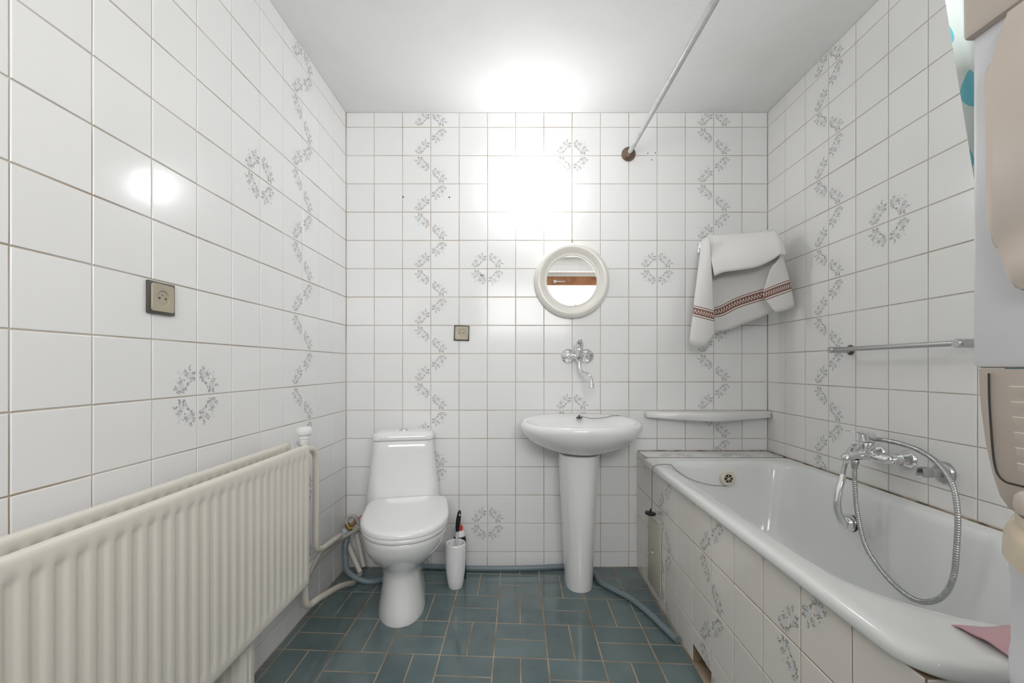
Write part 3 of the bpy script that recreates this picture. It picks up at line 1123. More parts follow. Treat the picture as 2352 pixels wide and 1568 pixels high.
bm = bmesh.new()
uvl = bm.loops.layers.uv.new('UVMap')
NU, NV = 90, 30
grid = []
for j in range(NV + 1):
    v = j / NV
    z = RZ - 0.018 - v * (RZ - 0.018 - 1.02)
    line = []
    for i in range(NU + 1):
        s = i / NU
        # gathered cloth: the free edge hangs nearest the bath, leaning outward lower down
        lean = 0.165 * (v - 0.40)
        amp = 0.016 * (0.55 + 0.45 * v)
        x = 0.752 + 0.34 * s + 0.012 * math.sin(s * 40)
        y = 0.760 - lean - 0.030 * min(1, s * 6) + amp * math.sin(s * 48 + 1.2 * v) * min(1, s * 8)
        line.append(bm.verts.new((x - 0.90, y - 0.72, z - 1.02)))
    grid.append(line)
for j in range(NV):
    for i in range(NU):
        f = bm.faces.new((grid[j][i], grid[j][i + 1], grid[j + 1][i + 1], grid[j + 1][i]))
        for lp, (a, b_) in zip(f.loops, ((i, j), (i + 1, j), (i + 1, j + 1), (i, j + 1))):
            lp[uvl].uv = (a / NU * 0.9 + 0.02, (1 - b_ / NV) * 1.15)
curt = thing('shower_curtain', 'pale shower curtain printed with blue drops, gathered behind the beige appliance', 'shower curtain', (0.90, 0.72, 1.02))
fin(bm, 'curtain_cloth', cm, curt, angle=0)
for k in range(8):
    c = Vector((0.770 + 0.042 * k - 0.90, 0.0, RZ - 1.02 - 0.006))
    fin(sweep([c + Vector((0.0, 0.0215 * math.cos(t * PI / 8), 0.0215 * math.sin(t * PI / 8))) for t in range(17)], 0.0018, 6), 'curtain_ring', M_WHITEPL, curt)

# ------------------------------------------------------------------ towel on a swinging chrome holder
hold = thing('towel_holder', 'chrome swing-arm towel holder on the back wall under the towel', 'towel holder', (0.962, D, 1.690))
fin(bbox_bm(-0.012, 0.012, -0.010, 0.0, -0.030, 0.030, bevel=0.004), 'wall_plate', M_CHROME, hold)
fin(lathe([(0.009, -0.028), (0.010, -0.022), (0.010, 0.022), (0.009, 0.028)], (0.0, -0.020, 0), (0, 0, 1), 18, cap0=True, cap1=True), 'pivot', M_CHROME, hold)
tube('arm', [(0.0, -0.026, 0.018), (0.10, -0.120, 0.018), (0.235, -0.245, 0.016)], 0.006, M_CHROME, hold, step=0.02)
tube('arm', [(-0.003, -0.026, -0.012), (-0.006, -0.045, -0.045), (-0.006, -0.060, -0.080)], 0.0065, M_CHROME, hold, step=0.01)

tm = bpy.data.materials.new('white towel with brown woven band')
tm.use_nodes = True
nt = tm.node_tree
p = nt.nodes['Principled BSDF']
p.inputs['Roughness'].default_value = 0.95
p.inputs['Sheen Weight'].default_value = 0.2
uvn = nt.nodes.new('ShaderNodeUVMap')
uvn.uv_map = 'UVMap'
sep = nt.nodes.new('ShaderNodeSeparateXYZ')
nt.links.new(uvn.outputs[0], sep.inputs[0])
u_, v_ = sep.outputs[0], sep.outputs[1]      # v = metres from the band's centre, upwards; u = metres along


def between(a, b):
    return mth(nt, 'MULTIPLY', mth(nt, 'GREATER_THAN', v_, a), mth(nt, 'LESS_THAN', v_, b))


thin = mth(nt, 'ADD', between(0.0225, 0.0265), between(-0.0265, -0.0225))
wide = between(-0.0165, 0.0165)
cell = mth(nt, 'SUBTRACT', mth(nt, 'FRACT', mth(nt, 'MULTIPLY', u_, 1 / 0.0135)), 0.5)
ac = mth(nt, 'ABSOLUTE', cell)
vv = mth(nt, 'ADD', mth(nt, 'MULTIPLY', v_, 1 / 0.022), 0.42)              # 0 at the foot of the flowers, 1 at the tip
halfw = mth(nt, 'MULTIPLY', mth(nt, 'SUBTRACT', 1.0, vv), 0.50)
bud = mth(nt, 'MULTIPLY', mth(nt, 'LESS_THAN', ac, halfw), mth(nt, 'GREATER_THAN', vv, -0.02))
inner = mth(nt, 'MULTIPLY', mth(nt, 'LESS_THAN', ac, mth(nt, 'SUBTRACT', halfw, 0.17)), mth(nt, 'LESS_THAN', vv, 0.45))
bud = mth(nt, 'SUBTRACT', bud, inner, True)
brown = mth(nt, 'ADD', thin, mth(nt, 'SUBTRACT', wide, mth(nt, 'MULTIPLY', bud, wide), True), True)
mxc = nt.nodes.new('ShaderNodeMix')
mxc.data_type = 'RGBA'
mxc.inputs[6].default_value = (0.80, 0.785, 0.765, 1)
mxc.inputs[7].default_value = (0.255, 0.105, 0.075, 1)
nt.links.new(brown, mxc.inputs[0])
nt.links.new(mxc.outputs[2], p.inputs['Base Color'])
no = nt.nodes.new('ShaderNodeTexNoise')
no.inputs['Scale'].default_value = 700
bp = nt.nodes.new('ShaderNodeBump')
bp.inputs['Strength'].default_value = 0.35
bp.inputs['Distance'].default_value = 0.001
g2 = nt.nodes.new('ShaderNodeNewGeometry')
nt.links.new(g2.outputs['Position'], no.inputs['Vector'])
nt.links.new(no.outputs['Fac'], bp.inputs['Height'])
nt.links.new(bp.outputs['Normal'], p.inputs['Normal'])


def at(px, py, y):
    """point seen at a pixel of the 2352-wide frame, at distance y from the eye plane"""
    return Vector(((px - 1190) / F * y, y, CH - (py - 841) / F * y))


# long rear fall of the towel: columns of (top, band centre, bottom)
cols = [
    ((1630, 545, 2.120), (1641, 727, 2.130), (1642, 768, 2.135)),
    ((1622, 545, 2.135), (1620, 720, 2.115), (1618, 795, 2.120)),
    ((1613, 552, 2.165), (1594, 713, 2.130), (1584, 788, 2.135)),
    ((1612, 556, 2.195), (1597, 711, 2.180), (1600, 770, 2.185)),
    ((1622, 545, 2.200), (1622, 716, 2.205), (1635, 762, 2.205)),
    ((1638, 538, 2.195), (1650, 717, 2.200), (1672, 757, 2.200)),
    ((1675, 537, 2.150), (1690, 697, 2.160), (1712, 742, 2.160)),
    ((1720, 535, 2.095), (1728, 684, 2.110), (1748, 728, 2.110)),
    ((1755, 531, 2.060), (1765, 673, 2.075), (1782, 714, 2.075)),
    ((1778, 532, 2.040), (1800, 662, 2.050), (1812, 706, 2.050)),
    ((1790, 560, 2.020), (1816, 655, 2.025), (1825, 704, 2.025)),
    ((1790, 590, 1.995), (1790, 663, 2.000), (1806, 712, 2.000)),
    ((1775, 610, 1.985), (1765, 672, 1.985), (1788, 716, 1.985)),
    ((1768, 622, 1.985), (1750, 678, 1.985), (1780, 716, 1.985)),
]
tow = thing('hand_towel', 'white towel with a brown patterned band hanging from the swing-arm holder', 'towel', (1.08, 2.12, 1.74))
TWO = Vector((1.08, 2.12, 1.74))


def cloth(name, columns, nsub=5, vband=None):
    """smooth surface through columns of three points; vband: band position inside the column or None"""
    n = len(columns)
    K = 16
    curves = []
    for t, m_, b_ in columns:
        T, Mid, B = at(*t), at(*m_), at(*b_)
        pts = []
        for k in range(K + 1):
            f = k / K
            if vband:
                pts.append(T.lerp(Mid, f / 0.7) if f <= 0.7 else Mid.lerp(B, (f - 0.7) / 0.3))
            else:
                pts.append((1 - f) ** 2 * T + 2 * f * (1 - f) * Mid + f * f * B)
        curves.append(pts)
    rows = []
    for k in range(K + 1):
        P = [c[k] for c in curves]
        P = [P[0] * 2 - P[1]] + P + [P[-1] * 2 - P[-2]]
        line = []
        for i in range(1, n):
            for q in range(nsub):
                t = q / nsub
                p0, p1, p2, p3 = P[i - 1:i + 3]
                line.append(0.5 * ((2 * p1) + (p2 - p0) * t + (2 * p0 - 5 * p1 + 4 * p2 - p3) * t * t + (3 * p1 - p0 - 3 * p2 + p3) * t ** 3))
        line.append(P[-2])
        rows.append(line)
    bm = bmesh.new()
    uvl = bm.loops.layers.uv.new('UVMap')
    V = [[bm.verts.new(p - TWO) for p in r] for r in rows]
    W_ = len(rows[0])
    kb = 0.7 * K
    us_ = [0.0]
    mid = int(round(kb))
    for i in range(1, W_):
        us_.append(us_[-1] + (rows[mid][i] - rows[mid][i - 1]).length)

    def vat(k, i):
        if not vband:
            return 0.3
        k0 = int(min(kb, K - 1))
        pb = rows[k0][i].lerp(rows[k0 + 1][i], kb - k0)
        return (1 if k < kb else -1) * (rows[k][i] - pb).length
    for k in range(K):
        for i in range(W_ - 1):
            f = bm.faces.new((V[k][i], V[k][i + 1], V[k + 1][i + 1], V[k + 1][i]))
            for lp, (a, b_) in zip(f.loops, ((k, i), (k, i + 1), (k + 1, i + 1), (k + 1, i))):
                lp[uvl].uv = (us_[b_], vat(a, b_))
    o = fin(bm, name, tm, tow, angle=0)
    s = o.modifiers.new('thickness', 'SOLIDIFY')
    s.thickness = 0.003
    s.offset = 0
    return o


cloth('rear_fall', cols, vband=True)
# short front fall over the arm
fcols = [
    ((1627, 537, 2.195), (1628, 575, 2.110), (1641, 634, 2.115)),
    ((1650, 538, 2.175), (1652, 566, 2.085), (1662, 625, 2.095)),
    ((1690, 537, 2.140), (1692, 560, 2.040), (1697, 620, 2.050)),
    ((1730, 533, 2.100), (1733, 556, 2.000), (1738, 613, 2.010)),
    ((1762, 529, 2.065), (1768, 550, 1.975), (1772, 598, 1.985)),
    ((1778, 528, 2.045), (1792, 552, 1.955), (1792, 585, 1.968)),
    ((1784, 533, 2.040), (1803, 560, 1.965), (1805, 586, 1.975)),
]
cloth('front_fall', fcols, vband=None)

# ------------------------------------------------------------------ towel rail on the right wall
rail = thing('towel_rail', 'straight chrome towel rail on the right wall above the bath mixer', 'towel rail', (1.25, 1.47, 1.129))
LO = Vector((1.25, 1.47, 1.129))
fin(sweep([Vector((0.0, 0.245, 0.0)), Vector((0.0, -0.265, 0.001))], 0.0085, 16), 'bar', M_STEEL, rail)
for (y, s) in ((0.245, 1), (-0.250, 1)):
    fin(lathe([(0.0115, -0.014), (0.0125, -0.012), (0.0125, 0.045), (0.0125, XR - 1.25 - 0.012)], (0, y, 0), (1, 0, 0), 20, cap0=True, cap1=True), 'post', M_STEEL, rail)
    fin(lathe([(0.020, 0.0), (0.020, 0.004), (0.0135, 0.010)], (XR - 1.25, y, 0), (-1, 0, 0), 24, cap1=True), 'rose', M_TURN if y > 0 else M_STEEL, rail)

# ------------------------------------------------------------------ bath mixer, hose and hand shower
bxm = thing('bath_mixer', 'chrome bath mixer with lever on the right wall over the bathtub', 'tap', (XR, 1.52, 0.75))
XO = Vector((XR, 1.52, 0.75))


def P_(x, y, z):
    return Vector((x, y, z)) - XO


for y in (1.462, 1.585):
    fin(lathe([(0.036, 0.0), (0.036, 0.003), (0.032, 0.012), (0.021, 0.026), (0.019, 0.030)], P_(XR, y, 0.747), (-1, 0, 0), 32, cap1=True), 'flange', M_CHROME, bxm)
    fin(lathe([(0.0145, 0.0), (0.016, 0.001), (0.016, 0.010), (0.0145, 0.011), (0.0145, 0.014), (0.0165, 0.015), (0.0165, 0.022), (0.013, 0.024)],
              P_(XR - 0.029, y, 0.747), (-1, 0, 0), 20, cap1=True), 'union_nut', M_CHROME, bxm)
bm = bmesh.new()
sweep(spline([P_(XR - 0.05, 1.462, 0.747), P_(XR - 0.068, 1.468, 0.747), P_(XR - 0.077, 1.49, 0.748), P_(XR - 0.078, 1.525, 0.75), P_(XR - 0.077, 1.557, 0.748),
              P_(XR - 0.068, 1.579, 0.747), P_(XR - 0.05, 1.585, 0.747)], 0.006), 0.0165, 16, bm=bm)
lathe([(0.017, 0.0), (0.022, 0.006), (0.0225, 0.055), (0.021, 0.058)], P_(XR - 0.085, 1.525, 0.738), (-0.06, 0, 1), 24, bm=bm, cap0=True, cap1=True)
fin(bm, 'body', M_CHROME, bxm)
sp = fin(sweep(spline([P_(XR - 0.085, 1.525, 0.751), P_(XR - 0.12, 1.522, 0.750), P_(XR - 0.150, 1.518, 0.7485), P_(XR - 0.168, 1.515, 0.746), P_(XR - 0.178, 1.514, 0.738)], 0.006),
               lambda f, l: 0.0165 - 0.0015 * f, 16), 'spout', M_CHROME, bxm)
fin(lathe([(0.0135, 0.0), (0.0135, 0.012), (0.011, 0.013)], P_(XR - 0.166, 1.515, 0.738), (0, 0, -1), 20, cap1=True), 'aerator', M_CHROME, sp)
kn = fin(lathe([(0.007, 0.0), (0.007, 0.012), (0.012, 0.014), (0.0125, 0.030), (0.0145, 0.033), (0.013, 0.035)], P_(XR - 0.132, 1.52, 0.762), (0, 0, 1), 20, cap1=True), 'diverter_knob', M_CHROME, bxm)
rings = []
for (z, hw, x0, x1) in ((0.800, 0.021, -0.110, -0.062), (0.822, 0.021, -0.112, -0.064), (0.828, 0.020, -0.118, -0.066), (0.833, 0.017, -0.155, -0.070), (0.836, 0.013, -0.168, -0.085), (0.8375, 0.008, -0.165, -0.10)):
    r = []
    for q in range(24):
        t = 2 * PI * q / 24
        c, s = math.cos(t), math.sin(t)
        r.append(P_(XR + (x0 + x1) / 2 + (x1 - x0) / 2 * math.copysign(abs(c) ** 0.8, c), 1.525 + hw * math.copysign(abs(s) ** 0.8, s), z))
    rings.append(r)
fin(loft(rings), 'lever', M_CHROME, bxm)
fin(lathe([(0.012, 0.0), (0.0135, 0.002), (0.0135, 0.014), (0.011, 0.016), (0.0095, 0.030)], P_(XR - 0.138, 1.519, 0.736), (0, 0, -1), 20, cap1=True), 'hose_outlet', M_STEEL, bxm)

hs = thing('hand_shower', 'chrome hand shower hanging with ribbed metal hose looping into the bathtub', 'hand shower', (1.18, 1.45, 0.70))
HO = Vector((1.18, 1.45, 0.70))
hp = [(1.1843, 1.519, 0.712), (1.184, 1.518, 0.66), (1.182, 1.505, 0.56), (1.184, 1.475, 0.46), (1.186, 1.42, 0.405), (1.186, 1.35, 0.373), (1.188, 1.28, 0.368), (1.196, 1.225, 0.405),
      (1.208, 1.200, 0.47), (1.216, 1.196, 0.57), (1.222, 1.200, 0.66), (1.232, 1.225, 0.730), (1.250, 1.285, 0.775), (1.268, 1.36, 0.797), (1.276, 1.44, 0.806), (1.272, 1.52, 0.806),
      (1.256, 1.570, 0.795), (1.225, 1.585, 0.765), (1.199, 1.575, 0.722), (1.185, 1.568, 0.694), (1.176, 1.562, 0.670)]
path = [q - HO for q in spline(hp, 0.0021)]
fin(sweep(path, lambda f, l: 0.0072 + 0.0011 * math.sin(l * 2 * PI / 0.0066), 10), 'hose', M_STEEL, hs, angle=0)
gp = [(1.1765, 1.562, 0.672), (1.168, 1.559, 0.648), (1.156, 1.555, 0.614), (1.148, 1.552, 0.575), (1.150, 1.55, 0.54), (1.166, 1.548, 0.508), (1.184, 1.547, 0.492)]
fin(sweep([q - HO for q in spline(gp[:2], 0.004)], lambda f, l: 0.0105, 16), 'collar', M_CHROME, hs)
hnd = fin(sweep([q - HO for q in spline(gp[1:], 0.006)], lambda f, l: 0.0112 + 0.003 * math.sin(f * PI * 0.5) + 0.009 * max(0, f - 0.7) / 0.3, 18), 'handle', M_CHROME, hs)
fd = Vector((0.92, 0.0, -0.12))
fin(lathe([(0.024, -0.020), (0.031, -0.006), (0.0325, 0.0), (0.031, 0.002)], Vector((1.186, 1.547, 0.503)) - HO, fd, 28, cap0=True, cap1=True), 'spray_head', M_CHROME, hs)
fin(lathe([(0.031, 0.0), (0.0315, 0.002), (0.030, 0.010), (0.026, 0.012)], Vector((1.186, 1.547, 0.503)) - HO + fd.normalized() * 0.002, fd, 28, cap1=True), 'spray_face', M_BLACK, hs)

hb = thing('shower_bracket', 'dull chrome wall bracket for the hand shower beside the bath mixer', 'bracket', (XR, 1.335, 0.735))
fin(lathe([(0.034, 0.0), (0.034, 0.006), (0.031, 0.012), (0.020, 0.016), (0.015, 0.017)], (0, 0, 0), (-1, 0, 0), 32, cap1=True), 'rose', M_STEEL, hb)
bm = bmesh.new()
bbox_bm(-0.055, -0.012, -0.014, 0.014, -0.012, 0.014, bevel=0.005, bm=bm)
bbox_bm(-0.080, -0.050, -0.015, -0.009, -0.012, 0.016, bevel=0.002, bm=bm)
bbox_bm(-0.080, -0.050, 0.009, 0.015, -0.012, 0.016, bevel=0.002, bm=bm)
fin(bm, 'cradle', M_STEEL, hb)

# ------------------------------------------------------------------ radiator on the left wall
RY0, RY1, RZ0, RZ1 = 0.30, 1.536, 0.287, 0.786
rad = thing('radiator', 'ivory double-panel radiator with vertical flutes on the left wall', 'radiator', (-0.80, 0.92, RZ0))
RA = Vector((-0.80, 0.92, RZ0))


def fluted(name, xf, y0, y1, z0, z1, depth, thick):
    per = 0.0348
    zs = [z0, z0 + 0.004, z0 + 0.012, z0 + 0.030, z0 + 0.036, z0 + 0.046, z0 + 0.06, z0 + 0.1, (z0 + z1) / 2, z1 - 0.1, z1 - 0.062, z1 - 0.048, z1 - 0.040, z1 - 0.034, z1 - 0.012, z1 - 0.004, z1]
    tz = [0, 0, 0, 0, 0.25, 1, 1, 1, 1, 1, 1, 1, 0.85, 0, 0, 0, 0]
    rx = [0.006, 0.002, 0, 0, 0, 0, 0, 0, 0, 0, 0, 0, 0, 0, 0, 0.002, 0.006]
    ny = int((y1 - y0) / per * 10)
    rings = []
    for i in range(ny + 1):
        y = y0 + (y1 - y0) * i / ny
        e = min(y - y0, y1 - y)
        ph = (y1 - 0.018 - y) / per
        w = 0.5 - 0.5 * math.cos(2 * PI * ph)
        w = max(0.0, min(1.0, (w - 0.18) * 1.7))
        w = w * w * (3 - 2 * w)
        if e < 0.014:
            w = 0
        er = 0.004 if e < 0.001 else (0.001 if e < 0.004 else 0)
        rings.append([Vector((xf - depth * w * t - r - er, y, z)) - RA for z, t, r in zip(zs, tz, rx)]
                     + [Vector((xf - thick, y, z1 - 0.002)) - RA, Vector((xf - thick, y, z0 + 0.002)) - RA])
    return fin(loft(rings), name, M_RAD, rad, angle=60)


fluted('front_panel', -0.741, RY0, RY1, RZ0, RZ1, 0.0032, 0.020)
fluted('rear_panel', -0.830, RY0, RY1 + 0.045, RZ0, RZ1, 0.0075, 0.020)
# folded fins between the panels
pts = []
k = 0
y = RY0 + 0.03
while y < RY1 - 0.03:
    pts += [(-0.766, y), (-0.826, y + 0.006), (-0.826, y + 0.018), (-0.766, y + 0.024)]
    y += 0.036
bm = loft([[Vector((x, yy, z)) - RA for x, yy in pts] for z in (RZ0 + 0.05, RZ1 - 0.035)], False, False, closed=False)
fn = fin(bm, 'convector_fin', M_RADDK, rad, smooth=False)
for z in (RZ0 + 0.028, RZ1 - 0.028):
    tube('header_tube', [Vector((-0.795, 1.50, z)) - RA, Vector((-0.795, 1.575, z)) - RA], 0.014, M_RAD, rad, smooth_path=False)
for y in (0.50, 1.42):
    box('wall_bracket', (XL + 0.80 + 0.001, -0.852 + 0.80, y - 0.015 - 0.92, y + 0.015 - 0.92, 0.05, 0.46), M_RAD, rad, bevel=0.002)
bm = bmesh.new()
bbox_bm(-0.036, 0.036, -0.033, 0.033, -RZ0, 0.004, bevel=0.006, bm=bm)
for s in (-0.012, 0.010):
    bbox_bm(0.034, 0.0385, s - 0.005, s + 0.005, -RZ0, 0.0, bevel=0.002, bm=bm)
    bbox_bm(s - 0.005, s + 0.005, -0.0355, -0.031, -RZ0, 0.0, bevel=0.002, bm=bm)
leg = fin(bm, 'floor_post', M_RAD, rad)
leg.location = (-0.008, 1.235 - 0.92, 0)
# thermostatic valve
tv = fin(lathe([(0.014, 0.0), (0.017, 0.004), (0.017, 0.022), (0.019, 0.024), (0.019, 0.034), (0.017, 0.036)], Vector((-0.793, 1.60, 0.772)) - RA, (0, 0, 1), 24, cap0=True, cap1=True), 'valve_body', M_WHITEPL, rad)
fin(lathe([(0.018, 0.036), (0.024, 0.040), (0.0265, 0.050), (0.025, 0.060), (0.017, 0.068), (0.0001, 0.070)], Vector((-0.793, 1.60, 0.772)) - RA, (0, 0, 1), 72, ripple=0.03, nrip=24), 'valve_cap', M_WHITEPL, tv)
fin(lathe([(0.012, -0.03), (0.014, -0.02), (0.014, 0.0), (0.012, 0.004)], Vector((-0.793, 1.60, 0.772)) - RA, (0, 0, 1), 16, cap0=True), 'valve_neck', M_BRASS, tv)

# ------------------------------------------------------------------ pipes in the left corner
o = tube('heating_pipe', [(-0.795, 1.576, 0.752), (-0.795, 1.63, 0.752), (-0.798, 1.672, 0.742), (-0.800, 1.700, 0.715), (-0.80, 1.706, 0.66), (-0.80, 1.706, 0.45), (-0.80, 1.706, 0.37),
                           (-0.802, 1.722, 0.335), (-0.806, 1.76, 0.318), (-0.815, 1.83, 0.302), (-0.832, 1.95, 0.278), (-0.848, 2.06, 0.256)], 0.0115, M_PIPE, step=0.012, seg=16)
tag(o, 'cream painted heating pipe dropping from the top of the radiator end', 'pipe')
o = tube('heating_pipe', [(-0.795, 1.577, 0.315), (-0.795, 1.60, 0.305), (-0.797, 1.612, 0.27), (-0.797, 1.612, 0.22), (-0.797, 1.622, 0.175), (-0.797, 1.655, 0.150), (-0.797, 1.72, 0.138), (-0.797, 1.90, 0.090),
                           (-0.797, 2.01, 0.050), (-0.798, 2.055, 0.030), (-0.80, 2.090, 0.0150), (-0.80, 2.14, 0.0140), (-0.80, 2.19, 0.0140)], 0.0125, M_PIPE, step=0.012, seg=16)
tag(o, 'cream painted pipe leaving the radiator bottom and sloping down to the floor', 'pipe')
o = tube('wall_pipe', [(-0.893, 1.10, 0.212), (-0.893, 1.6, 0.208), (-0.893, 2.0, 0.203), (-0.892, 2.17, 0.200)], 0.0125, M_PIPE, step=0.05, seg=16)
tag(o, 'cream painted pipe running level along the left wall behind the radiator', 'pipe')

val = thing('stop_valve', 'brass stop valve with red lever in the corner beside the toilet', 'valve', (-0.865, 2.19, 0.245))
VO = Vector((-0.865, 2.19, 0.245))
bm = bmesh.new()
sweep([Vector((-0.004, 0.0, 0.02)), Vector((0.01, 0.0, -0.004))], 0.013, 12, bm=bm)
sweep([Vector((0.005, 0, 0.0)), Vector((0.034, -0.004, -0.006))], 0.010, 12, bm=bm)
sweep([Vector((0.005, 0, 0.0)), Vector((0.005, 0.094, 0.0))], 0.011, 12, bm=bm)
fin(bm, 'valve_body', M_BRASS, val)
fin(lathe([(0.011, 0.0), (0.017, 0.002), (0.017, 0.016), (0.012, 0.020), (0.010, 0.034)], (-0.004, -0.004, -0.006), (-0.45, -0.25, -0.8), 8, cap0=True, cap1=True), 'union_nut', mat('pale blue plastic', (0.62, 0.66, 0.68), 0.4), val)
fin(lathe([(0.011, 0.0), (0.011, 0.014), (0.008, 0.016)], (0.033, -0.004, -0.006), (1, -0.1, -0.15), 6, cap0=True, cap1=True), 'hex_nut', M_STEEL, val)
fin(sweep(spline([(0.046, -0.005, -0.008), (0.068, -0.004, -0.012), (0.095, 0.010, -0.016)], 0.004), lambda f, l: 0.006 + 0.0006 * math.sin(l * 2000), 8), 'braided_tail', M_CHAIN, val)
fin(sweep(spline([(-0.006, 0.0, 0.022), (-0.002, 0.002, 0.045), (0.014, 0.006, 0.060), (0.034, 0.012, 0.052), (0.047, 0.02, 0.020), (0.055, 0.03, 0.0)], 0.005), 0.0085, 10), 'feed_hose', M_HOSEW, val)
fin(sweep(spline([(0.052, 0.03, -0.02), (0.060, 0.025, 0.012), (0.074, 0.020, 0.034), (0.090, 0.018, 0.050)], 0.005), 0.008, 10), 'feed_hose', M_HOSEW, val)
lv = bbox_bm(-0.026, 0.014, -0.004, 0.004, -0.0025, 0.0025, bevel=0.002)
lv.transform(Matrix.Translation((0.066, 0.015, 0.057)) @ Matrix.Rotation(math.radians(-38), 4, 'Y'))
fin(lv, 'red_lever', M_RED, val)

o = tube('feed_hose', [(-0.800, 2.205, 0.245), (-0.825, 2.15, 0.238), (-0.850, 2.10, 0.232), (-0.866, 2.02, 0.232), (-0.871, 1.95, 0.238), (-0.872, 1.89, 0.236), (-0.874, 1.83, 0.205), (-0.876, 1.77, 0.178), (-0.878, 1.70, 0.160)], 0.0085, M_HOSEW, step=0.012)
tag(o, 'thin pale grey hose sagging along the left wall below the painted pipe', 'hose')

for (name, a, b_, lab) in (('pipe_stub', (-0.878, 2.205, 0.175), (-0.777, 2.125, 0.050), 'cut cream pipe stub slanting out of the corner nearer the radiator'),
                           ('pipe_stub', (-0.836, 2.235, 0.195), (-0.785, 2.195, 0.045), 'cut cream pipe stub slanting to the floor behind the toilet')):
    a, b_ = Vector(a), Vector(b_)
    d_ = (b_ - a).normalized()
    st = thing(name, lab, 'pipe', b_)
    fin(lathe([(0.0115, 0.0), (0.0115, (b_ - a).length), (0.0085, (b_ - a).length), (0.0085, (b_ - a).length - 0.02)], a - b_, d_, 16), 'pipe_wall', M_PIPE, st)
    fin(lathe([(0.0001, 0), (0.0085, 0)], d_ * -0.012, d_, 12), 'pipe_bore', M_DARK, st)

o = tube('drain_hose', [(-0.858, 2.175, 0.205), (-0.862, 2.15, 0.165), (-0.856, 2.14, 0.110), (-0.835, 2.105, 0.072), (-0.795, 2.088, 0.048), (-0.730, 2.090, 0.022), (-0.670, 2.12, 0.0155), (-0.640, 2.165, 0.0155),
                         (-0.56, 2.245, 0.0155), (-0.46, 2.262, 0.0155), (-0.30, 2.245, 0.0155), (-0.15, 2.240, 0.0155), (0.0, 2.242, 0.0155), (0.12, 2.250, 0.0155), (0.23, 2.262, 0.0155), (0.33, 2.250, 0.0155),
                         (0.385, 2.185, 0.0155), (0.400, 2.10, 0.0155), (0.445, 2.035, 0.0155), (0.505, 1.955, 0.0155), (0.553, 1.845, 0.0155), (0.585, 1.735, 0.0155), (0.610, 1.655, 0.0155)], 0.0135, M_PVC, step=0.014, seg=14)
tag(o, 'grey drain hose lying along the floor past the pedestal to the bath panel', 'hose')

# ------------------------------------------------------------------ brush, holder and bottle
bh = thing('brush_holder', 'white ceramic toilet brush holder on the floor beside the toilet', 'brush holder', (-0.302, 2.083, 0))
fin(lathe([(0.0001, 0.0), (0.032, 0.0), (0.035, 0.004), (0.041, 0.04), (0.047, 0.09), (0.0495, 0.14), (0.0495, 0.205), (0.0485, 0.212), (0.046, 0.2145), (0.0425, 0.212), (0.0415, 0.205), (0.041, 0.10), (0.034, 0.02), (0.0001, 0.015)],
          (0, 0, 0), (0, 0, 1), 40), 'holder_body', M_CERAMIC, bh, angle=60)
br = thing('toilet_brush', 'toilet brush with black grip standing in the white holder', 'toilet brush', (-0.304, 2.083, 0.10))
a, b_ = Vector((-0.0, 0.0, 0.085)), Vector((0.012, 0.012, 0.162))
fin(lathe([(0.0001, -0.066), (0.024, -0.062), (0.028, -0.03), (0.028, 0.03), (0.018, 0.05), (0.0001, 0.055)], (0, 0, 0), (0, 0, 1), 24), 'bristle_head', M_WHITEPL, br)
fin(sweep(spline([(0, 0, 0.05), (0.004, 0.004, 0.10), (0.010, 0.010, 0.175)], 0.01), lambda f, l: 0.0055 + 0.001 * f, 12), 'shaft', mat('pale blue plastic', (0.62, 0.66, 0.68), 0.4), br)
fin(lathe([(0.006, 0), (0.0095, 0.002), (0.0095, 0.004), (0.006, 0.006)], (0.0035, 0.0035, 0.088), (0.1, 0.1, 1), 16), 'drip_collar', M_WHITEPL, br)
gr = fin(sweep(spline([(0.0095, 0.0095, 0.165), (0.012, 0.012, 0.20), (0.016, 0.015, 0.235), (0.020, 0.016, 0.264)], 0.005),
               lambda f, l: 0.0088 + 0.0028 * math.sin(min(1, f * 1.15) * PI) - 0.004 * max(0, f - 0.9) / 0.1, 16), 'grip', M_BLACK, br)
fin(lathe([(0.0001, 0.0), (0.004, 0.0008), (0.0045, 0.0)], (0.0215, 0.004, 0.246), (0.7, -0.7, 0.1), 14), 'grip_inset', M_APPW, gr)
bo = thing('cleaner_bottle', 'black cleaner bottle with white and red cap behind the brush holder', 'bottle', (-0.294, 2.173, 0))
fin(lathe([(0.0001, 0.001), (0.030, 0.001), (0.033, 0.005), (0.033, 0.188), (0.030, 0.205), (0.026, 0.214), (0.0001, 0.215)], (0, 0, 0), (0, 0, 1), 28), 'bottle_body', M_BLACK, bo, angle=60)
cap = fin(lathe([(0.028, 0.213), (0.027, 0.222), (0.020, 0.238), (0.014, 0.243), (0.0001, 0.244)], (0, 0, 0), (0, 0, 1), 28), 'cap_collar', M_WHITEPL, bo)
fin(lathe([(0.0165, 0.232), (0.0165, 0.252), (0.012, 0.266), (0.0001, 0.268)], (0.0, 0, 0), (0, 0, 1), 20), 'cap_top', M_RED, cap)
lb = bmesh.new()
loft([[Vector((0.0333 * math.sin(t), -0.0333 * math.cos(t), z)) for z in (0.186, 0.192)] for t in [-0.62 + 0.08 * k for k in range(6)]], False, False, closed=False, bm=lb)
fin(lb, 'label_print', M_LABEL, bo)


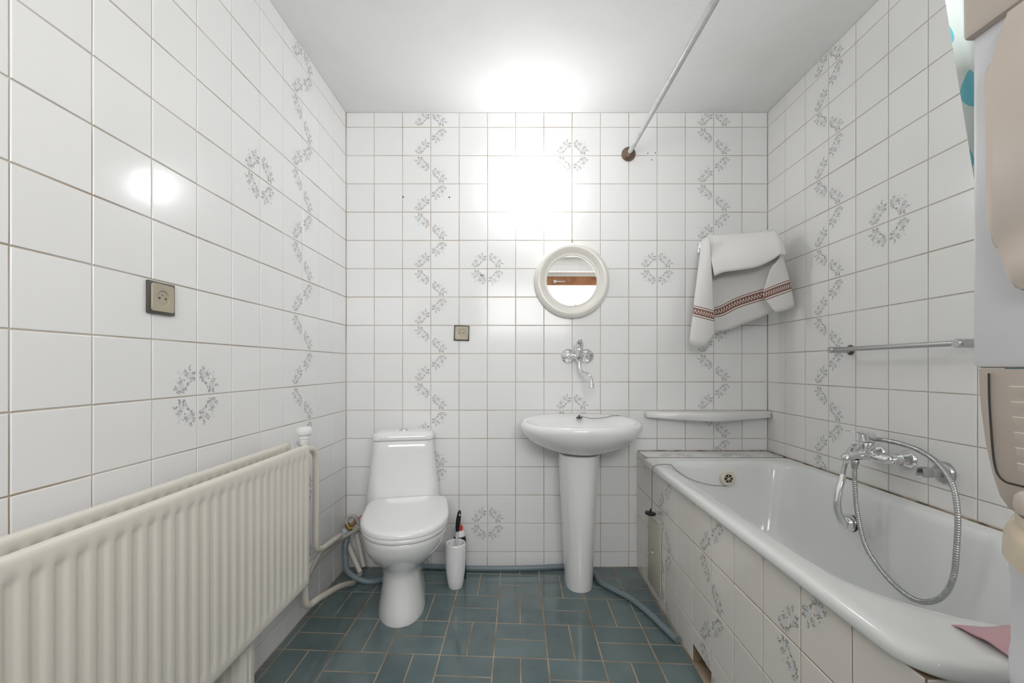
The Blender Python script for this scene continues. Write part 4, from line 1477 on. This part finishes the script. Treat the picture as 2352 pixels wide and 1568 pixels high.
# ------------------------------------------------------------------ sockets
def socket(label, mtx):
    s = thing('wall_socket', label, 'socket', (0, 0, 0), 0, 'square wall sockets')
    s.matrix_world = mtx
    bm = bbox_bm(-0.0405, 0.0405, -0.0405, 0.0405, 0, 0.0085, bevel=0.0018)
    fin(bm, 'frame', M_SOCKD, s)
    # plate with a round well
    bm = bmesh.new()
    n = 48
    R = 0.0195

    def sq(h, i):
        t = 2 * PI * (i + 0.5) / n
        c, q = math.cos(t), math.sin(t)
        k = h / max(abs(c), abs(q))
        return c * k, q * k
    rings = [[Vector((*sq(0.0345, i), 0.008)) for i in range(n)], [Vector((*sq(0.0345, i), 0.0105)) for i in range(n)], [Vector((*sq(0.0333, i), 0.0118)) for i in range(n)],
             [Vector(((R + 0.003) * math.cos(2 * PI * (i + 0.5) / n), (R + 0.003) * math.sin(2 * PI * (i + 0.5) / n), 0.0118)) for i in range(n)],
             [Vector((R * math.cos(2 * PI * (i + 0.5) / n), R * math.sin(2 * PI * (i + 0.5) / n), 0.0112)) for i in range(n)],
             [Vector((R * 0.96 * math.cos(2 * PI * (i + 0.5) / n), R * 0.96 * math.sin(2 * PI * (i + 0.5) / n), 0.0088)) for i in range(n)]]
    loft(rings, False, True, bm=bm)
    pl = fin(bm, 'plate', M_SOCKB, s, angle=35)
    for x in (-0.0095, 0.0095):
        fin(lathe([(0.0026, 0.0), (0.0026, 0.0005)], (x, 0.0, 0.0088), (0, 0, 1), 12, cap1=True), 'pin_hole', M_DARK, pl)
    fin(lathe([(0.0026, 0.0), (0.0026, 0.0026), (0.0015, 0.0034)], (0, 0.010, 0.0088), (0, 0, 1), 12, cap1=True), 'earth_pin', M_STEEL, pl)
    return s


socket('beige socket in dark frame on the left wall above the radiator', basis((0, 1, 0), (0, 0, 1), (1, 0, 0), (XL, 1.096, 1.236)))
socket('beige socket in dark frame on the back wall, tilted, above the toilet tank', basis((1, 0, 0), (0, 0, 1), (0, -1, 0), (-0.2985, D, 1.2395)) @ Matrix.Rotation(math.radians(-2), 4, 'Z'))

# ------------------------------------------------------------------ small things on the back wall
hk = thing('wall_hook', 'tiny white knob hook on a flower-printed tile of the back wall', 'hook', (-0.190, D, 1.553))
fin(lathe([(0.010, 0.0), (0.010, 0.003), (0.005, 0.006), (0.005, 0.014), (0.009, 0.018), (0.0105, 0.023), (0.009, 0.028), (0.0001, 0.030)], (0, 0, 0), (0, -1, 0), 20), 'knob', M_WHITEPL, hk)
for (px, py, r) in ((926, 452, 0.0042), (1032, 453, 0.0042), (1488, 352, 0.003), (1505, 351, 0.003), (1497, 367, 0.003)):
    c = Vector(((px - 1190) / 433.33, D, CH + (841 - py) / 433.33))
    fin(lathe([(0.0001, 0.0006), (r, 0.0008), (r * 1.15, -0.001)], c, (0, -1, 0), 12), 'drill_hole', M_TURN, wall_back)

# ------------------------------------------------------------------ upright appliance at the near end of the bath
app = thing('upright_appliance', 'tall white and beige appliance with louvred panel on a drum base, by the bath end', 'appliance', (0.70, 0.325, 0))
AO = Vector((0.70, 0.325, 0))
AX = 0.53


def ay(x, y, z):
    return Vector((x, y, z)) - AO


fin(bbox_bm(AX - AO.x, 0.90 - AO.x, 0.145 - AO.y, 0.505 - AO.y, 1.062, 1.462, bevel=0.006), 'casing', M_APPW, app)
cap = bbox_bm(AX - 0.009 - AO.x, 0.915 - AO.x, 0.130 - AO.y, 0.508 - AO.y, 1.444, 1.640, bevel=0.006)
fin(cap, 'top_cap', M_APPB, app)
half = [(0.4553, 1.4376), (0.4600, 1.415), (0.4636, 1.3985), (0.4690, 1.3965), (0.4743, 1.393), (0.4756, 1.383), (0.4745, 1.30), (0.4739, 1.246), (0.4722, 1.215), (0.4700, 1.1987), (0.4680, 1.193),
        (0.4648, 1.1906), (0.4585, 1.1897), (0.4565, 1.173), (0.4530, 1.157), (0.4489, 1.1456), (0.4430, 1.1418)]
poly = half + [(0.65 - y, z) for y, z in reversed(half)]
bm = extrude_poly(poly, lambda u, v, d_: ay(AX - d_, u, v), -0.002, 0.016, bevel=0.004)
fin(bm, 'front_door', M_APPB, app, angle=35)
# lower housing, rounded at the bottom
low = [(0.503, 1.0612), (0.5025, 1.035), (0.500, 1.009), (0.4955, 0.975), (0.4885, 0.942), (0.481, 0.919), (0.472, 0.908), (0.4600, 0.9035), (0.44, 0.9025)]
rings = []
for (d_, g) in ((0.36, 0.02), (0.35, 0.004), (0.02, 0.0), (0.006, 0.001), (0.0, 0.007)):
    pts = [(y - g * (1 if y > 0.325 else -1), z + (g if z < 0.95 else 0) - (0 if z < 1.05 else 0.0)) for y, z in low + [(0.65 - y, z) for y, z in reversed(low)]]
    rings.append([ay(AX + d_, y, z) for y, z in pts])
hs_ = fin(loft(list(reversed(rings))), 'lower_housing', M_APPB, app, angle=50)
# seam of the inset panel, following the outline
seam = [(0.4857, 1.056), (0.485, 1.023), (0.4822, 0.978), (0.480, 0.957), (0.4767, 0.945), (0.470, 0.939), (0.4607, 0.938), (0.43, 0.938), (0.325, 0.938)]
seam = seam + [(0.65 - y, z) for y, z in reversed(seam[:-1])]
fin(sweep(spline([ay(AX - 0.0002, y, z) for y, z in seam], 0.006), 0.0011, 6), 'panel_seam', M_DARK, app)
for k in range(6):
    z = 1.043 - 0.0162 * k
    y0 = 0.470 - 0.0015 * k
    rings = []
    for i in range(21):
        f = i / 20
        y = y0 - f * (2 * y0 - 0.65)
        e = min(1, math.sin(PI * f) * 2.2)
        rings.append([ay(AX + 0.001, y, z + 0.0005), ay(AX - 0.0065 * e + 0.0005, y, z - 0.001), ay(AX - 0.004 * e + 0.0005, y, z - 0.008), ay(AX + 0.001, y, z - 0.0145)])
    fin(loft(rings), 'louvre', M_APPB, app, angle=50)
bm = extrude_poly([(0.4575, 0.9085), (0.4600, 0.918), (0.4585, 0.9285), (0.4530, 0.9335), (0.445, 0.934), (0.436, 0.930), (0.431, 0.920), (0.433, 0.910), (0.444, 0.9065)], lambda u, v, d_: ay(AX - d_, u, v), -0.002, 0.005, bevel=0.003)
fin(bm, 'release_button', M_APPB, app)
fin(lathe([(0.214, 0.870), (0.214, 0.882), (0.214, 0.9045)], (0, 0, 0), (0, 0, 1), 64, cap0=True, cap1=True), 'neck', M_APPC, app)
fin(lathe([(0.212, 0.893), (0.218, 0.889), (0.2215, 0.880), (0.2235, 0.868), (0.2238, 0.856), (0.220, 0.853)], (0, 0, 0), (0, 0, 1), 72, cap0=True, cap1=True), 'collar', M_APPC, app)
fin(lathe([(0.213, 0.0), (0.217, 0.006), (0.217, 0.715), (0.2185, 0.717), (0.2185, 0.742), (0.217, 0.744), (0.217, 0.83), (0.2185, 0.838), (0.2185, 0.854)], (0, 0, 0), (0, 0, 1), 72, cap0=True, cap1=True), 'drum', M_APPW, app)
